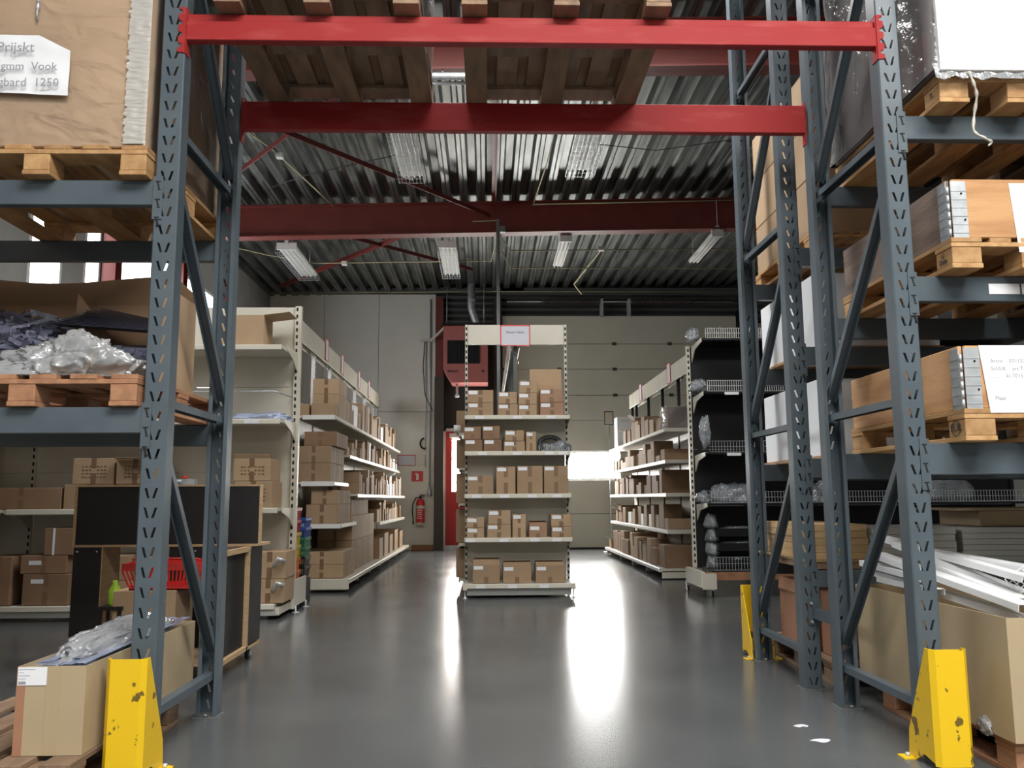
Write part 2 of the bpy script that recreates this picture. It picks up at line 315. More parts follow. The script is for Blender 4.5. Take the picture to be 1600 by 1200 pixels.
# left wall with windows
wl = empty('wall_left', (0,0,0), 'side wall with high daylit windows', None, kind='structure')
segs = [(YF, 5.2, 0, 6.5), (5.2, 8.4, 0, 3.4), (5.2, 8.4, 5.0, 6.5), (8.4, 9.45, 0, 6.5), (9.45, 16.3, 0, 3.1), (9.45, 16.3, 5.0, 6.5), (16.3, YB+.3, 0, 6.5), (10.2, 10.75, 3.1, 5.0), (11.2, 11.7, 3.1, 5.0)]
for (a, b, z0, z1) in segs: part('wall_panel', MB().box(XL-.12, XL, a, b, z0, z1), 'greywall', wl)
for i, (a, b) in enumerate(((9.45, 10.2), (10.75, 11.2), (11.7, 13.95), (13.95, 16.3), (5.2, 6.8), (6.8, 8.4))):
    w = empty('window_%d' % (i+1), (0,0,0), 'bright daylit side window', None, kind='structure')
    part('pane', MB().box(XL-.09, XL-.07, a, b, 3.1, 5.0), 'winL', w)
    part('frame', MB().box(XL-.1, XL+.01, a, b, 3.1, 3.15).box(XL-.1, XL+.01, a, b, 4.95, 5.0).box(XL-.1, XL+.01, a, a+.05, 3.1, 5).box(XL-.1, XL+.01, b-.05, b, 3.1, 5), 'white', w)
tag(link('wall_right', MB().box(XR, XR+.1, YF, YB+.3, 0, 6.6).mesh('wall_right', 'greywall')), 'grey side wall', None, kind='structure')
wr = tag(link('wall_front', MB().box(XL-.3, XR, YF-.1, YF, 0, 6.6).mesh('wall_front', 'panelwhite')), 'wall behind the viewpoint', None, kind='structure')
# garage door
gd = empty('door_1', (0,0,0), 'cream sectional garage door with one glazed section', None, kind='structure')
GX0, GX1 = .39, 6.0; ed = [0, .80, 1.58, 2.25, 2.97, 3.57, 4.19, 4.80, 5.48]
for i in range(8):
    z0, z1 = ed[i]+.006, ed[i+1]-.006
    if i == 2:
        mb = MB().box(GX0, .62, YB-.1, YB-.05, z0, z1).box(GX1-.23, GX1, YB-.1, YB-.05, z0, z1).box(3.13, 3.33, YB-.1, YB-.05, z0, z1).box(GX0, GX1, YB-.1, YB-.05, z0, z0+.03).box(GX0, GX1, YB-.1, YB-.05, z1-.03, z1)
        d = part('door_panel', mb, 'garage', gd)
        part('glazing', MB().box(.62, 3.13, YB-.075, YB-.06, z0+.03, z1-.03), 'winG', d); part('blank_panel', MB().box(3.33, GX1-.23, YB-.09, YB-.06, z0+.03, z1-.03), 'garage', d)
    else:
        mb = MB().box(GX0, GX1, YB-.1, YB-.05, z0, z1)
        n = 3
        for k in range(1, n): zz = z0+(z1-z0)*k/n; mb.box(GX0, GX1, YB-.104, YB-.1, zz-.005, zz+.005)
        d = part('door_panel', mb, 'garage', gd)
    if i:
        for xx in (.45, 1.73, 3.05, 4.38, 5.9): part('hinge', MB().box(xx-.05, xx+.05, YB-.13, YB-.1, ed[i]-.035, ed[i]+.035), 'brownsteel', gd)
part('gap_shade_strip', MB().box(GX0, GX1, YB-.11, YB-.04, 0, .035), 'slot', gd)  # dark gap under the door: its shade painted as a black strip
part('guide_rail', MB().box(GX0-.09, GX0-.02, YB-.16, YB-.04, 0, 5.6).box(GX1+.02, GX1+.09, YB-.16, YB-.04, 0, 5.6), 'blackmetal', gd)
mb = MB().tube([(.5, YB-.3, 5.78), (5.9, YB-.3, 5.78)], .016, 8)
part('spring_shaft', mb, 'galv', gd)
for a, b in ((1.3, 2.7), (3.45, 4.95)):
    pts = []; n = int((b-a)/.035*6)
    for k in range(n): t = k*2*pi/6; pts.append((a+(b-a)*k/n, YB-.3+.06*cos(t), 5.78+.06*sin(t)))
    part('torsion_spring', MB().tube(pts, .012, 4), 'brownsteel', gd)
for xx in (2.75, 3.4): part('spring_bracket', MB().box(xx-.03, xx+.03, YB-.32, YB-.1, 5.45, 5.85), 'galv', gd)
# red door
rd = empty('door_2', (0,0,0), 'red door with tall daylit pane', None, kind='structure')
part('frame', MB().box(-1.02, -.95, YB-.06, YB+.1, 0, 2.80).box(.03, .1, YB-.06, YB+.1, 0, 2.80).box(-1.02, .1, YB-.06, YB+.1, 2.73, 2.80), 'panelwhite', rd)
part('door_leaf', MB().box(-.95, -.80, YB-.03, YB+.02, .1, 2.73).box(-.15, .03, YB-.03, YB+.02, .1, 2.73).box(-.8, -.15, YB-.03, YB+.02, .1, 1.33).box(-.8, -.15, YB-.03, YB+.02, 2.55, 2.73), 'doorred', rd)
part('glass_pane', MB().box(-.80, -.15, YB-.01, YB+.01, 1.33, 2.55), 'winD', rd)
part('door_closer', MB().box(-.86, -.5, YB-.09, YB-.03, 2.58, 2.68), 'panelwhite', rd)
part('threshold', MB().box(-.95, .03, YB-.05, YB+.05, 0, .1), 'galv', rd)

# ================================================================== RACKING
PITCH = .0875
def post_mesh(h, w=.11, d=.09):
    """slotted C upright: slotted web at y=0 facing -Y, flanges going +Y, lips turned in; x from 0 to w, z from 0 to h"""
    mb = MB(); t = .003
    x0, x1 = 0, w; a0, a1 = .028, .040; b1, b0 = w-.028, w-.040
    nz = int(h/PITCH); z = 0; s = .014
    def q(p, mi=0):
        n = len(p); vs = [(u, 0, v) for u, v in p]+[(u, t, v) for u, v in p]
        mb.add(vs, [tuple(range(n)), tuple(range(n, 2*n))[::-1]]+[(i, (i+1)%n, n+(i+1)%n, n+i) for i in range(n)], mi)
    for k in range(nz):
        z = k*PITCH; lo, hi = z+.02, z+.066
        q([(x0+.006, z-.0), (x1-.006, z-.0), (x1-.006, lo), (x0+.006, lo)])
        q([(x0+.006, lo), (a0+s-.004, lo), (a0-.004, hi), (x0+.006, hi)])
        q([(a1-.004+s, lo), (b0+.004-s, lo), (b0+.004, hi), (a1-.004, hi)])
        q([(b1+.004-s, lo), (x1-.006, lo), (x1-.006, hi), (b1+.004, hi)])
        q([(x0+.006, hi), (x1-.006, hi), (x1-.006, z+PITCH), (x0+.006, z+PITCH)])
    H = nz*PITCH
    for sx, x in ((1, x0), (-1, x1)):
        mb.prism([(x+sx*.006, 0), (x+sx*.006, t), (x+sx*t, .006), (x+sx*t, d), (x, d), (x, .006)], 'z', 0, H)
        mb.prism([(x, d), (x+sx*.022, d), (x+sx*.022, d+t), (x, d+t)], 'z', 0, H)
    return mb.mesh('post', 'steel')
POSTM = post_mesh(5.2)
FOOTM = MB().box(-.01, .12, -.008, .115, 0, .005).lathe([(.012, .006), (.012, .02), (.0, .021)], (.055, .105, 0), 8).mesh('foot_plate', 'polegrey')
def frame(par, x, yf, yr, flip=False):
    """two posts and channel bracing from yf to yr; x = lower edge in X of the posts"""
    link('post', POSTM, par, (x, yf, .006)); link('foot_plate', FOOTM, par, (x, yf, 0))
    link('post', POSTM, par, (x+.11, yr, .006), pi); link('foot_plate', FOOTM, par, (x+.11, yr, 0), pi)
    xc = x+.055; a, b = yf+.045, yr-.045
    for z in (.21, 1.60, 2.93, 4.25): part('horizontal_brace', MB().channel((xc, a, z), (xc, b, z), .05, .035, .004), 'steel', par)
    for z0, z1 in ((.32, 1.44), (1.70, 2.75), (3.02, 4.10)): part('diagonal_brace', MB().channel((xc+.004, a, z1), (xc+.004, b, z0), .05, .035, .004, (0, 0, 1)), 'steel', par)
def connector(par, x, y, z0, z1, sx, fy=-1, m='steel', ext=.10):
    """hooked end plate of a beam on the post face; sx = direction in X in which the beam leaves, fy = side of the post"""
    mb = MB(); a = x; zl, zh = z0-ext*.7, z1+ext*.3-.01
    xs = sorted((a, a+sx*.004)); mb.box(xs[0], xs[1], min(y, y-fy*.055), max(y, y-fy*.055), zl, zh)
    xs = sorted((a, a-sx*.028)); y2 = y+fy*.006
    n = 4; hh = (zh-zl)/n
    pts = []
    mb.box(xs[0] if sx > 0 else xs[1]-.014, xs[0]+.014 if sx > 0 else xs[1], min(y, y2), max(y, y2), zl, zh) if 0 else None
    e = a; i = a-sx*.034
    prof = [(e, zl)]
    for k in range(n):
        b0 = zl+k*hh
        prof += [(i, b0+.004), (i, b0+hh*.45), (e-sx*.014, b0+hh*.5), (e-sx*.018, b0+hh*.8), (i+sx*.004, b0+hh*.84)]
    prof.append((i, zh)); prof.append((e, zh))
    if m == 'red': mb.prism(prof, 'y', min(y, y2), max(y, y2))
    else:
        xs = sorted((e+sx*.004, a-sx*.040)); mb.box(xs[0], xs[1], min(y, y2), max(y, y2), zl, zh)
    return mb, m
def beam(par, x0, x1, y, z0, z1, m='steel', fy=-1, both=True, step=False, ends=(1, 1)):
    """box beam with its outer face at y; returned part carries its end connectors as sub-parts"""
    mb = MB(); d = .05; a, b = (y, y+d) if fy < 0 else (y-d, y)
    if step:
        st = .045; mb.prism([(a, z0), (b, z0), (b, z1), (a+.02, z1), (a+.02, z1-st), (a, z1-st)] if fy < 0 else [(a, z0), (b, z0), (b, z1), (a+.018, z1), (a+.018, z1-st), (a, z1-st)], 'x', x0, x1)
    else: mb.box(x0, x1, a, b, z0, z1)
    o = part('beam', mb, m, par, .003) if par else link('rack_beam', mb.mesh('rack_beam', m, .003))
    for en, xe, sx in ((ends[0], x0, 1), (ends[1], x1, -1)):
        if not en: continue
        c, mm = connector(None, xe, y, z0, z1, sx, fy, m=m)
        if m != 'red':
            for k in range(3):
                zz = z1-.01-k*PITCH; xm = xe-sx*.018; y3 = y+fy*.0075; ya, yb = sorted((y, y3))
                c.box(xm-.012, xm+.012, ya, yb, zz, zz+.006, 1); c.bar((xm-.002, (ya+yb)/2, zz), (xm+.006, (ya+yb)/2, zz-.032), .0075, .007, (0, 1, 0), 1); c.box(xm+.0, xm+.014, ya, yb, zz-.038, zz-.034, 1)
        part('end_connector', c, [m, 'slot'], o)
    return o
XPL = -1.56; XPR = 1.94                          # post edges of the aisle frames
rl = empty('pallet_rack', (XPL, 3.9, 0), 'blue-grey pallet rack whose frame carries a yellow guard beside the long carton', 'pallet rack')
rl.location = (0,0,0); frame(rl, XPL, 3.9, 4.9)
frame(rl, -5.12, 3.9, 4.9)
for z0, z1 in ((2.53, 2.65), (1.457, 1.576)):
    beam(rl, -5.0, XPL, 3.9, z0, z1, ends=(0, 1)); beam(rl, -5.0, XPL, 4.9, z0, z1, fy=1, ends=(0, 1))
rr = empty('pallet_rack', (0,0,0), 'blue-grey pallet rack holding wood collared pallets on three levels', 'pallet rack')
frame(rr, XPR, 3.9, 4.9)
for z0, z1 in ((2.88, 3.0), (2.07, 2.192), (1.25, 1.396)):
    beam(rr, XPR+.11, 5.6, 3.9, z0, z1, ends=(1, 0)); beam(rr, XPR+.11, 5.6, 4.9, z0, z1, fy=1, ends=(1, 0))
rb = empty('pallet_rack', (0,0,0), 'blue-grey pallet rack standing back to back behind the collared pallets', 'pallet rack')
frame(rb, XPR-.02, 5.28, 6.28)
for z0, z1 in ((2.63, 2.75), (1.98, 2.10), (1.27, 1.39), (.60, .70)):
    beam(rb, XPR+.09, 5.6, 5.28, z0, z1, ends=(1, 0)); beam(rb, XPR+.09, 5.6, 6.28, z0, z1, fy=1, ends=(1, 0))
for z in (.42,):
    part('row_spacer', MB().box(1.985, 2.025, 4.9, 5.28, z, z+.06).box(1.96, 2.04, 4.9, 4.906, z-.04, z+.11).box(1.96, 2.04, 5.27, 5.276, z-.04, z+.11), 'steel', rr)
    for yy in (4.895, 5.262):
        for zz in (z-.02, z+.09): part('bolt', MB().tube([(1.975, yy, zz), (1.975, yy-.012, zz)], .008, 6), 'galv', rr)
for i, (xx) in enumerate((2.40, 2.56, 2.74)):
    part('shelf_label', MB().box(xx, xx+.15, 3.896, 3.899, 2.105, 2.155), 'paper', rr)
r1 = beam(None, XPL+.11, XPR, 3.9, 3.362, 3.506, 'red', -1, step=True); tag(r1, 'bright red beam bridging the aisle nearer the viewpoint, scuffed on its face', 'beam', 'red rack beams across the aisle')
r2 = beam(None, XPL+.11, XPR, 4.9, 3.337, 3.512, 'red', 1); tag(r2, 'darker shaded red beam bridging the aisle under the rear ends of the pallets', 'beam', 'red rack beams across the aisle')
# yellow guards
def guard_mesh():
    mb = MB(); h = .5; t = .006; w = .165
    mb.prism([(-w/2+.02, 0), (w/2-.02, 0), (w/2, .02), (w/2-t, .025), (w/2-.022, t), (-w/2+.022, t), (-w/2+t, .025), (-w/2, .02)], 'z', 0.02, h)
    for sx in (-1, 1):
        x0, x1 = sorted((sx*w/2, sx*(w/2-t)))
        mb.prism([(.02, .03), (.11, .045), (.19, .0), (.25, .0), (.235, .12), (.05, h), (.02, h)], 'x', x0, x1)
        mb.box(min(sx*(w/2-.01), sx*(w/2+.05)), max(sx*(w/2-.01), sx*(w/2+.05)), .19, .26, 0, .006)
    return mb.mesh('upright_guard', 'yellow', 0)
GM = guard_mesh()
for (x, y, rz, lb) in ((-1.497, 3.70, 0, 'chipped yellow steel post guard beside the long carton with bagged plastic strips'), (1.975, 3.70, 0, 'scratched yellow steel post guard before the large carton of white profiles'),
                       (1.985, 6.50, pi, 'yellow steel post guard on the far rack frame, seen from its open back')):
    g = tag(link('post_guard', GM, None, (x, y, 0), rz), lb, 'guard', 'yellow post guards')
    for sx in (-1, 1): part('anchor_bolt', MB().lathe([(.011, .006), (.011, .02), (.004, .022)], (sx*.10, .225, 0), 8), 'galv', g)

# ------------------------------------------------------------------ pallets
PC = {}
def pallet(x0, y0, z, w, l, m, label, rz=0, nd=5, seed=0, group='wooden pallets'):
    """x0,y0 = corner; boards run along Y"""
    rnd = random.Random(seed+1); e = empty('pallet', (x0, y0, z), label, 'pallet', group, rz)
    bw = .145 if w < .9 else .125; bl = .145
    xs = [0, w/2-bw/2, w-bw]; ys = [0, l/2-bl/2, l-bl]
    for xx in xs:
        part('bottom_board', MB().box(xx, xx+bw, 0, l, 0, .022), m, e, .002)
        for yy in ys: part('block', MB().box(xx+.003, xx+bw-.003, yy+.002, yy+bl-.002, .022, .100), m, e, .003)
    for yy in ys: part('cross_board', MB().box(0, w, yy, yy+bl, .100, .122), m, e, .002)
    bws = [.145, .1, .145, .1, .145] if nd == 5 else [.12]*nd
    gap = (w-sum(bws))/(nd-1); xx = 0
    for b in bws: part('deck_board', MB().box(xx, xx+b, rnd.uniform(-.004, .004), l+rnd.uniform(-.004, .004), .122, .144), m, e, .002); xx += b+gap
    return e
pL2 = pallet(-2.585, 3.83, 2.651, 1.01, 1.2, 'wood', 'pale pallet under the film-wrapped carton bearing a handwritten note', nd=6)
pL1 = pallet(-2.605, 3.86, 1.577, 1.03, 1.2, 'woodred', 'reddish pallet under the open octabin and the crumpled bag', nd=6)
pL0 = pallet(-2.66, 3.50, 0, 1.05, 1.2, 'woodold', 'grimy weathered floor pallet carrying the long carton', nd=6)
pT1 = pallet(-1.30, 3.82, 3.513, .98, 1.2, 'woodold', 'overhead pallet on the red beams, close to the film-wrapped carton side', nd=6)
pT2 = pallet(-.115, 3.82, 3.513, 1.02, 1.2, 'woodold', 'overhead pallet on the red beams, above the middle of the aisle', nd=6)
pR3 = pallet(2.15, 3.75, 3.001, .8, 1.2, 'wood', 'orange pallet under the white film-wrapped load')
pR2 = pallet(2.15, 3.75, 2.193, .8, 1.2, 'wood', 'bright pallet with a stamped corner block under the upper collar')
pR1 = pallet(2.15, 3.75, 1.397, .8, 1.2, 'wood', 'stamped EUR pallet under the lower collar with large white sheet')
pR0 = pallet(2.18, 3.62, 0, .8, 1.2, 'woodred', 'floor pallet beneath the large carton of white profiles')
pR0b = pallet(2.12, 4.86, 0, .8, .38, 'woodold', 'short dark pallet end on the floor behind the large carton') if 0 else None
pB3 = pallet(2.15, 5.38, 2.751, .8, 1.2, 'wood', 'pallet under the high stack of tan cartons in the rear rack')
pB0 = pallet(2.12, 5.35, 0, .8, 1.2, 'woodold', 'dark floor pallet in the rear rack under grey boards')
text('EUR', .05, 'ink', pR1, (-.0015, .075, .062), FACENX, 'stamp')
part('stamp', MB().tube([(-.0008, .075+.036*cos(t*pi/12), .061+.034*sin(t*pi/12)) for t in range(25)], .0016, 4), 'ink', pR1)
text('Delta', .032, 'ink', pR2, (-.0015, .075, .048), FACENX, 'stamp')
part('stamp', MB().tube([(-.0008, .078+.012*cos(t*pi/6), .078+.010*sin(t*pi/6)) for t in range(13)], .0014, 4), 'ink', pR2)
text('7L', .035, 'ink', pR3, (-.0015, .07, .062), FACENX, 'stamp')


M_['greyload'] = mat('grey_goods_under_film', (.20, .17, .155), .6, 0, (.11, .08, .08), 3)
M_['kraft8'] = mat('pale_large_carton', (.60, .43, .29), .7, 0, (.55, .39, .26), 3)
M_['kraft5'] = mat('pinkish_cardboard', (.38, .225, .145), .78, 0, (.34, .195, .12), 4, bump=.08, bscale=30)
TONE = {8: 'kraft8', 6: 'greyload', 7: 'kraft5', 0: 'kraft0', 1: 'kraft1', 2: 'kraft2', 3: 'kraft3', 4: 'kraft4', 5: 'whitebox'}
TN = {8: 'pale brown', 6: 'grey', 7: 'pinkish brown', 0: 'brown', 1: 'tan', 2: 'dark brown', 3: 'orange-brown', 4: 'sandy', 5: 'white'}
CM = {}
def carton_mesh(w, d, h, tone, opn):
    k = (round(w, 3), round(d, 3), round(h, 3), tone, opn)
    if k in CM: return CM[k]
    mb = MB(); a, b = w/2, d/2; m = [TONE[tone], 'kraftin', 'seam']
    if opn:
        t = .005
        mb.box(-a, a, -b, -b+t, 0, h).box(-a, a, b-t, b, 0, h).box(-a, -a+t, -b+t, b-t, 0, h).box(a-t, a, -b+t, b-t, 0, h).box(-a+t, a-t, -b+t, b-t, 0, .006)
        me = mb.mesh('carton', m)
    else:
        mb.box(-a, a, -b, b, 0, h); me = mb.mesh('carton', m, min(.005, h*.05))
    CM[k] = me; return me
def carton(x, y, z, w, d, h, tone, label, rz=0, opn=False, tape=True, lab=None, face='-y', name='carton', group=None, flaps=(), cat='box'):
    """x,y = centre; lab = (du, dz, w, h) paper label on the face measured from its upper edge"""
    o = link(name, carton_mesh(w, d, h, tone, opn), None, (x, y, z), rz); tag(o, label, cat, group)
    a, b = w/2, d/2
    if tape:
        tw = min(.05, w*.22); e = .0012
        if face == '-y': part('tape', MB().box(-tw/2, tw/2, -b-e, -b, 0, h*.42).box(-tw/2, tw/2, -b-e, -b, h*.62, h) if not opn else MB().box(-tw/2, tw/2, -b-e, -b, 0, h*.35), 'tape', o)
        else: part('tape', MB().box(a, a+e, -tw/2, tw/2, 0, h*.3).box(a, a+e, -tw/2, tw/2, h*.7, h).box(-a, a, -tw/2, tw/2, h, h+e), 'tape', o)
    if lab:
        du, dz, lw, lh = lab
        l = part('paper_label', MB().box(-a+du, -a+du+lw, -b-.003, -b-.0012, h-dz-lh, h-dz), 'paper', o)
    for fl in flaps:
        side, ang, ln = fl; t = .004; mb = MB(); ca, sa = cos(ang), sin(ang)
        if side == '-y': mb.prism([(-b, h), (-b-ln*ca, h+ln*sa), (-b-ln*ca, h+ln*sa+t), (-b, h+t)], 'x', -a+.004, a-.004)
        if side == '+y': mb.prism([(b, h), (b+ln*ca, h+ln*sa), (b+ln*ca, h+ln*sa+t), (b, h+t)], 'x', -a+.004, a-.004)
        if side == '-x': mb.prism([(-a, h), (-a-ln*ca, h+ln*sa), (-a-ln*ca, h+ln*sa+t), (-a, h+t)], 'y', -b+.004, b-.004)
        if side == '+x': mb.prism([(a, h), (a+ln*ca, h+ln*sa), (a+ln*ca, h+ln*sa+t), (a, h+t)], 'y', -b+.004, b-.004)
        part('flap', mb, TONE[tone], o)
    return o
def shell(par, w, d, h, m, name='stretch_wrap', g=.006, seed=0, z=0, n=14, amp=.008):
    """loosely wrapped film around a load: gridded sides displaced a little"""
    a, b = w/2+g, d/2+g; ring = []
    per = [(-a,-b),(a,-b),(a,b),(-a,b)]; pts = []
    for i in range(4):
        p, q = per[i], per[(i+1)%4]
        for k in range(n): t = k/n; pts.append((p[0]+(q[0]-p[0])*t, p[1]+(q[1]-p[1])*t))
    m_ = int(max(4, h/.08)); vs = []; L = len(pts)
    for j in range(m_+1):
        for (x, y) in pts:
            zz = z+h*j/m_; dd = noise.noise(Vector((x*4+seed, y*4, zz*5)))*amp*2; s = 1+dd/max(a, b)+(amp/max(a, b))
            vs.append((x*s, y*s, zz))
    fs = [(j*L+i, j*L+(i+1)%L, (j+1)*L+(i+1)%L, (j+1)*L+i) for j in range(m_) for i in range(L)]
    me = MB().add(vs, fs, 0, True)
    return part(name, me, m, par)

for nm, x, y, z, hh, tn in (('upper', -4.0, 3.86, 2.651, 1.0, 1), ('middle', -4.0, 3.86, 1.577, .6, 2), ('floor', -4.0, 3.6, 0, .9, 0)):  # out-of-view loads added to keep light off the shelving behind
    pallet(x, y, z, 1.0, 1.2, 'wood', 'unseen light-blocking pallet added on the %s level of the rack beyond the note-bearing load' % nm, nd=6)
    carton(x+.5, y+.6, z+.146, .94, 1.12, hh, tn, 'large unseen light-blocking carton added on the %s level beyond the note-bearing load' % nm, tape=False)
for nm, z, hh in (('upper', 3.001, .9), ('middle', 2.193, .5), ('lower', 1.397, .45)):
    pallet(3.08, 3.75, z, .8, 1.2, 'woodold', 'pallet on the %s level beyond the collared pallets' % nm)
    carton(3.48, 4.35, z+.146, .78, 1.14, hh, 2, 'large carton on the %s level beyond the collared pallets' % nm, tape=False)
# loads of the left rack -------------------------------------------
c = carton(-2.065, 4.42, 2.796, .93, 1.12, 1.15, 8, 'very large film-wrapped carton bearing a handwritten price note', tape=False)
part('tape_patch', MB().box(-.33, -.265, -.5625, -.5605, .02, .19), 'tape', c)
shell(c, .93, 1.12, 1.16, 'wrapside', seed=3, amp=.006)
vs = []; fs = []; nz_, nx_ = 230, 7
for j in range(nz_+1):
    xl = .372+.02*noise.noise(Vector((j*.31, 0, 2)))
    for i in range(nx_+1): u = i/nx_; vs.append((xl+(.475-xl)*u, -.579-.007*abs(noise.noise(Vector((u*1.6, j*.42, 5))))-.004*noise.noise(Vector((u*2, j*.9, 1)))*(u > 0), .01+1.11*j/nz_))
for j in range(nz_):
    for i in range(nx_): a = j*(nx_+1)+i; fs.append((a, a+1, a+nx_+2, a+nx_+1))
part('bunched_film', MB().add(vs, fs, 0, True), 'filmband', c)
part('film_strand', MB().tube([(-.07, -.575, .62+k*.04) if k % 2 else (-.062, -.58, .62+k*.04) for k in range(14)], [.004+.003*(k % 3) for k in range(14)], 5), 'film', c)
# handwritten note
n = link('price_note', None, None, (0,0,0)); bpy.data.objects.remove(n)
gx = 18; gy = 10; vs = []; fs = []
x0, x1, z0, z1 = -2.50, -1.955, 3.055, 3.335
for j in range(gy+1):
    for i in range(gx+1):
        u = i/gx; v = j/gy; xx = x0+(x1-x0)*u; zz = z0+(z1-z0)*v-.02*u*(1-v)
        if u > .72: zz -= (u-.72)*.28*v
        yy = 3.835-.004-.012*abs(noise.noise(Vector((u*4, v*3, 1.3))))-.012*(max(0, u-.7))*v; vs.append((xx, yy, zz))
for j in range(gy):
    for i in range(gx): a = j*(gx+1)+i; fs.append((a, a+1, a+gx+2, a+gx+1))
note = tag(link('price_note', MB().add(vs, fs, 0, True).mesh('price_note', 'paper')), 'creased white paper note with handwriting stuck to the film-wrapped carton', 'note')
for body, xx, zz, s in (('Prijskt', -2.20, 3.262, .068), ('25gmm  Vook', -2.16, 3.168, .055), ('wgbard  1250', -2.15, 3.088, .058)):
    text(body, s, 'inkgrey', note, (xx, 3.808, zz), FRONT, 'handwriting')
# octabin (open front)
ob = empty('octabin_carton', (-2.13, 4.5, 1.722), 'large open-fronted brown carton of dark plastic strips on the reddish pallet', 'box')
part('side_wall', MB().box(.462, .47, -.16, .33, 0, .54), 'kraft1', ob); part('side_wall', MB().box(-.70, -.692, -.42, .33, 0, .54), 'kraft1', ob)
part('back_wall', MB().box(-.692, .462, .33, .338, 0, .54), 'kraft2', ob); part('front_lip', MB().box(-.70, .47, -.428, -.42, 0, .05), 'kraft1', ob)
mb = MB(); g = 14
for i in range(g):
    xa, xb = -.70+1.17*i/g, -.70+1.17*(i+1)/g; f = lambda x: .68+.02*sin(x*5)-.10*max(0, (x-.30)/.17)**2
    mb.add([(xa,.333,.53),(xb,.333,.53),(xb,.30,f(xb)),(xa,.30,f(xa)),(xa,.34,.53),(xb,.34,.53),(xb,.307,f(xb)),(xa,.307,f(xa))], [(0,1,2,3),(7,6,5,4),(3,2,6,7),(0,4,5,1)], 0)
part('raised_flap', mb, 'kraft2', ob)
part('divider', MB().prism([(-.12, .30), (.10, .30), (-.10, .56)], 'y', .12, .125), 'kraft2', ob)
mb = MB(); rnd = random.Random(5)
for k in range(1500):
    x = rnd.uniform(-.67, .45); hmax = (.26+.22*max(0, min(1, (.0-x)/.3))) if x < .1 else .26; y = rnd.uniform(-.38, .28); z = .03+hmax*rnd.random()*(0.45+.55*(y+.4)/.7)
    an = rnd.uniform(-.9, .9) if x < .1 else rnd.uniform(-.15, .15); tl = rnd.uniform(-.5, .5) if x < .1 else rnd.uniform(-.1, .1); l = rnd.uniform(.06, .16) if x < .1 else rnd.uniform(.15, .32)
    dx = cos(an)*l/2; dz = sin(tl)*l/2; dy = sin(an)*l/2
    p0 = (max(-.69, x-dx), max(-.41, y-dy), max(.01, z-dz)); p1 = (min(.455, x+dx), min(.32, y+dy), max(.02, z+dz)); mb.bar(p0, p1, .002, rnd.choice((.014, .02, .028)))
s = part('plastic_strips', mb, 'plasticdark', ob); s['kind'] = 'stuff'
mb = MB()
for k in range(14): mb.bar((-.16+.012*k, .0+.015*k, .36+.010*k), (.45, -.08+.014*k, .30+.006*k), .10, .0015)
part('violet_sheets', mb, 'plasticdark', ob)
bg = tag(link('plastic_bag', crumple(.27, .13, .16, 2, 'plastic_bag', 'bag', 6, .34), None, (-1.93, 4.01, 1.722)), 'crumpled milky plastic bag spilling over the reddish pallet edge', 'bag')
bg2 = link('bag_tail', crumple(.34, .10, .06, 5, 'bag_tail', 'bag', 5, .3), bg, (-.34, -.02, .0))
part('amber_tape_roll', MB().tube([(-.02+.09*cos(t), .03, .12+.09*sin(t)) for t in [k*pi/9 for k in range(19)]], .018, 6), 'tapepale', bg)
# long carton with bagged profiles
lc = empty('long_carton', (-1.757, 4.27, .146), 'long tan carton full of bagged clear strips on the grimy floor pallet', 'box')
part('body', MB().box(-.137, .137, -.65, -.644, 0, .345).box(-.137, .137, .644, .65, 0, .345).box(-.137, -.131, -.644, .644, 0, .345).box(.131, .137, -.644, .644, 0, .345).box(-.131, .131, -.644, .644, 0, .2), 'kraft4', lc)
part('tape', MB().box(-.02, .035, -.6515, -.650, 0, .345), 'tapepale', lc)
part('edge_tape', MB().box(-.137, -.102, -.6515, -.650, 0, .345), 'kraft3', lc)
sl = part('shipping_label', MB().box(-.133, -.018, -.6535, -.6516, .272, .343), 'paper', lc)
for k, (a, b) in enumerate(((-.129, -.065), (-.129, -.11), (-.129, -.085), (-.129, -.10))): part('print_line', MB().box(a, b, -.6542, -.6535, .333-.012*k, .335-.012*k), 'inkgrey', sl)
part('barcode', MB().box(-.129, -.100, -.6542, -.6535, .276, .288), 'inkgrey', sl)
mb = MB(); rnd = random.Random(9)
for k in range(60): x = rnd.uniform(-.115, .115); z = .2+rnd.uniform(.0, .155); mb.bar((x, -.63+rnd.uniform(0, .03), z), (x+rnd.uniform(-.01, .01), .6, z+.02), .04, .0015)
ps = part('plastic_strips', mb, 'plasticblue', lc); ps['kind'] = 'stuff'
f = link('clear_bag', crumple(.122, .60, .10, 11, 'clear_bag', 'bag', 6, .2), lc, (0, .02, .32))
# left floor background pieces
# display cabinet
dc = empty('display_cabinet', (-2.30, 6.3, 0), 'black display cabinet with bare wood edges on castors', 'cabinet')
mb = MB().box(-.655, .655, -.0, .02, .842, 1.255); part('front_panel', mb, 'black', dc)
for nm, b in (('edge_strip', (-.655, .655, -.006, .06, 1.255, 1.268)), ('edge_strip', (-.655, .655, -.008, .34, .825, .842)), ('edge_strip', (-.67, -.652, -.008, .06, .83, 1.268)), ('edge_strip', (.652, .66, -.008, .06, .83, 1.268))):
    part(nm, MB().box(*b), 'ply', dc)
part('back_panel', MB().box(-.65, .65, .045, .06, .842, 1.255), 'black', dc)
part('side_panel', MB().box(-.66, -.46, 0, .02, .10, .825), 'black', dc); part('edge_strip', MB().box(-.46, -.452, -.002, .3, .10, .825), 'ply', dc)
part('side_panel', MB().box(.02, .28, .0, .02, .10, .825), 'black', dc)
part('side_panel', MB().box(-.66, -.64, 0.02, .32, .10, .825).box(.28, .30, .02, .3, .1, .825), 'black', dc)
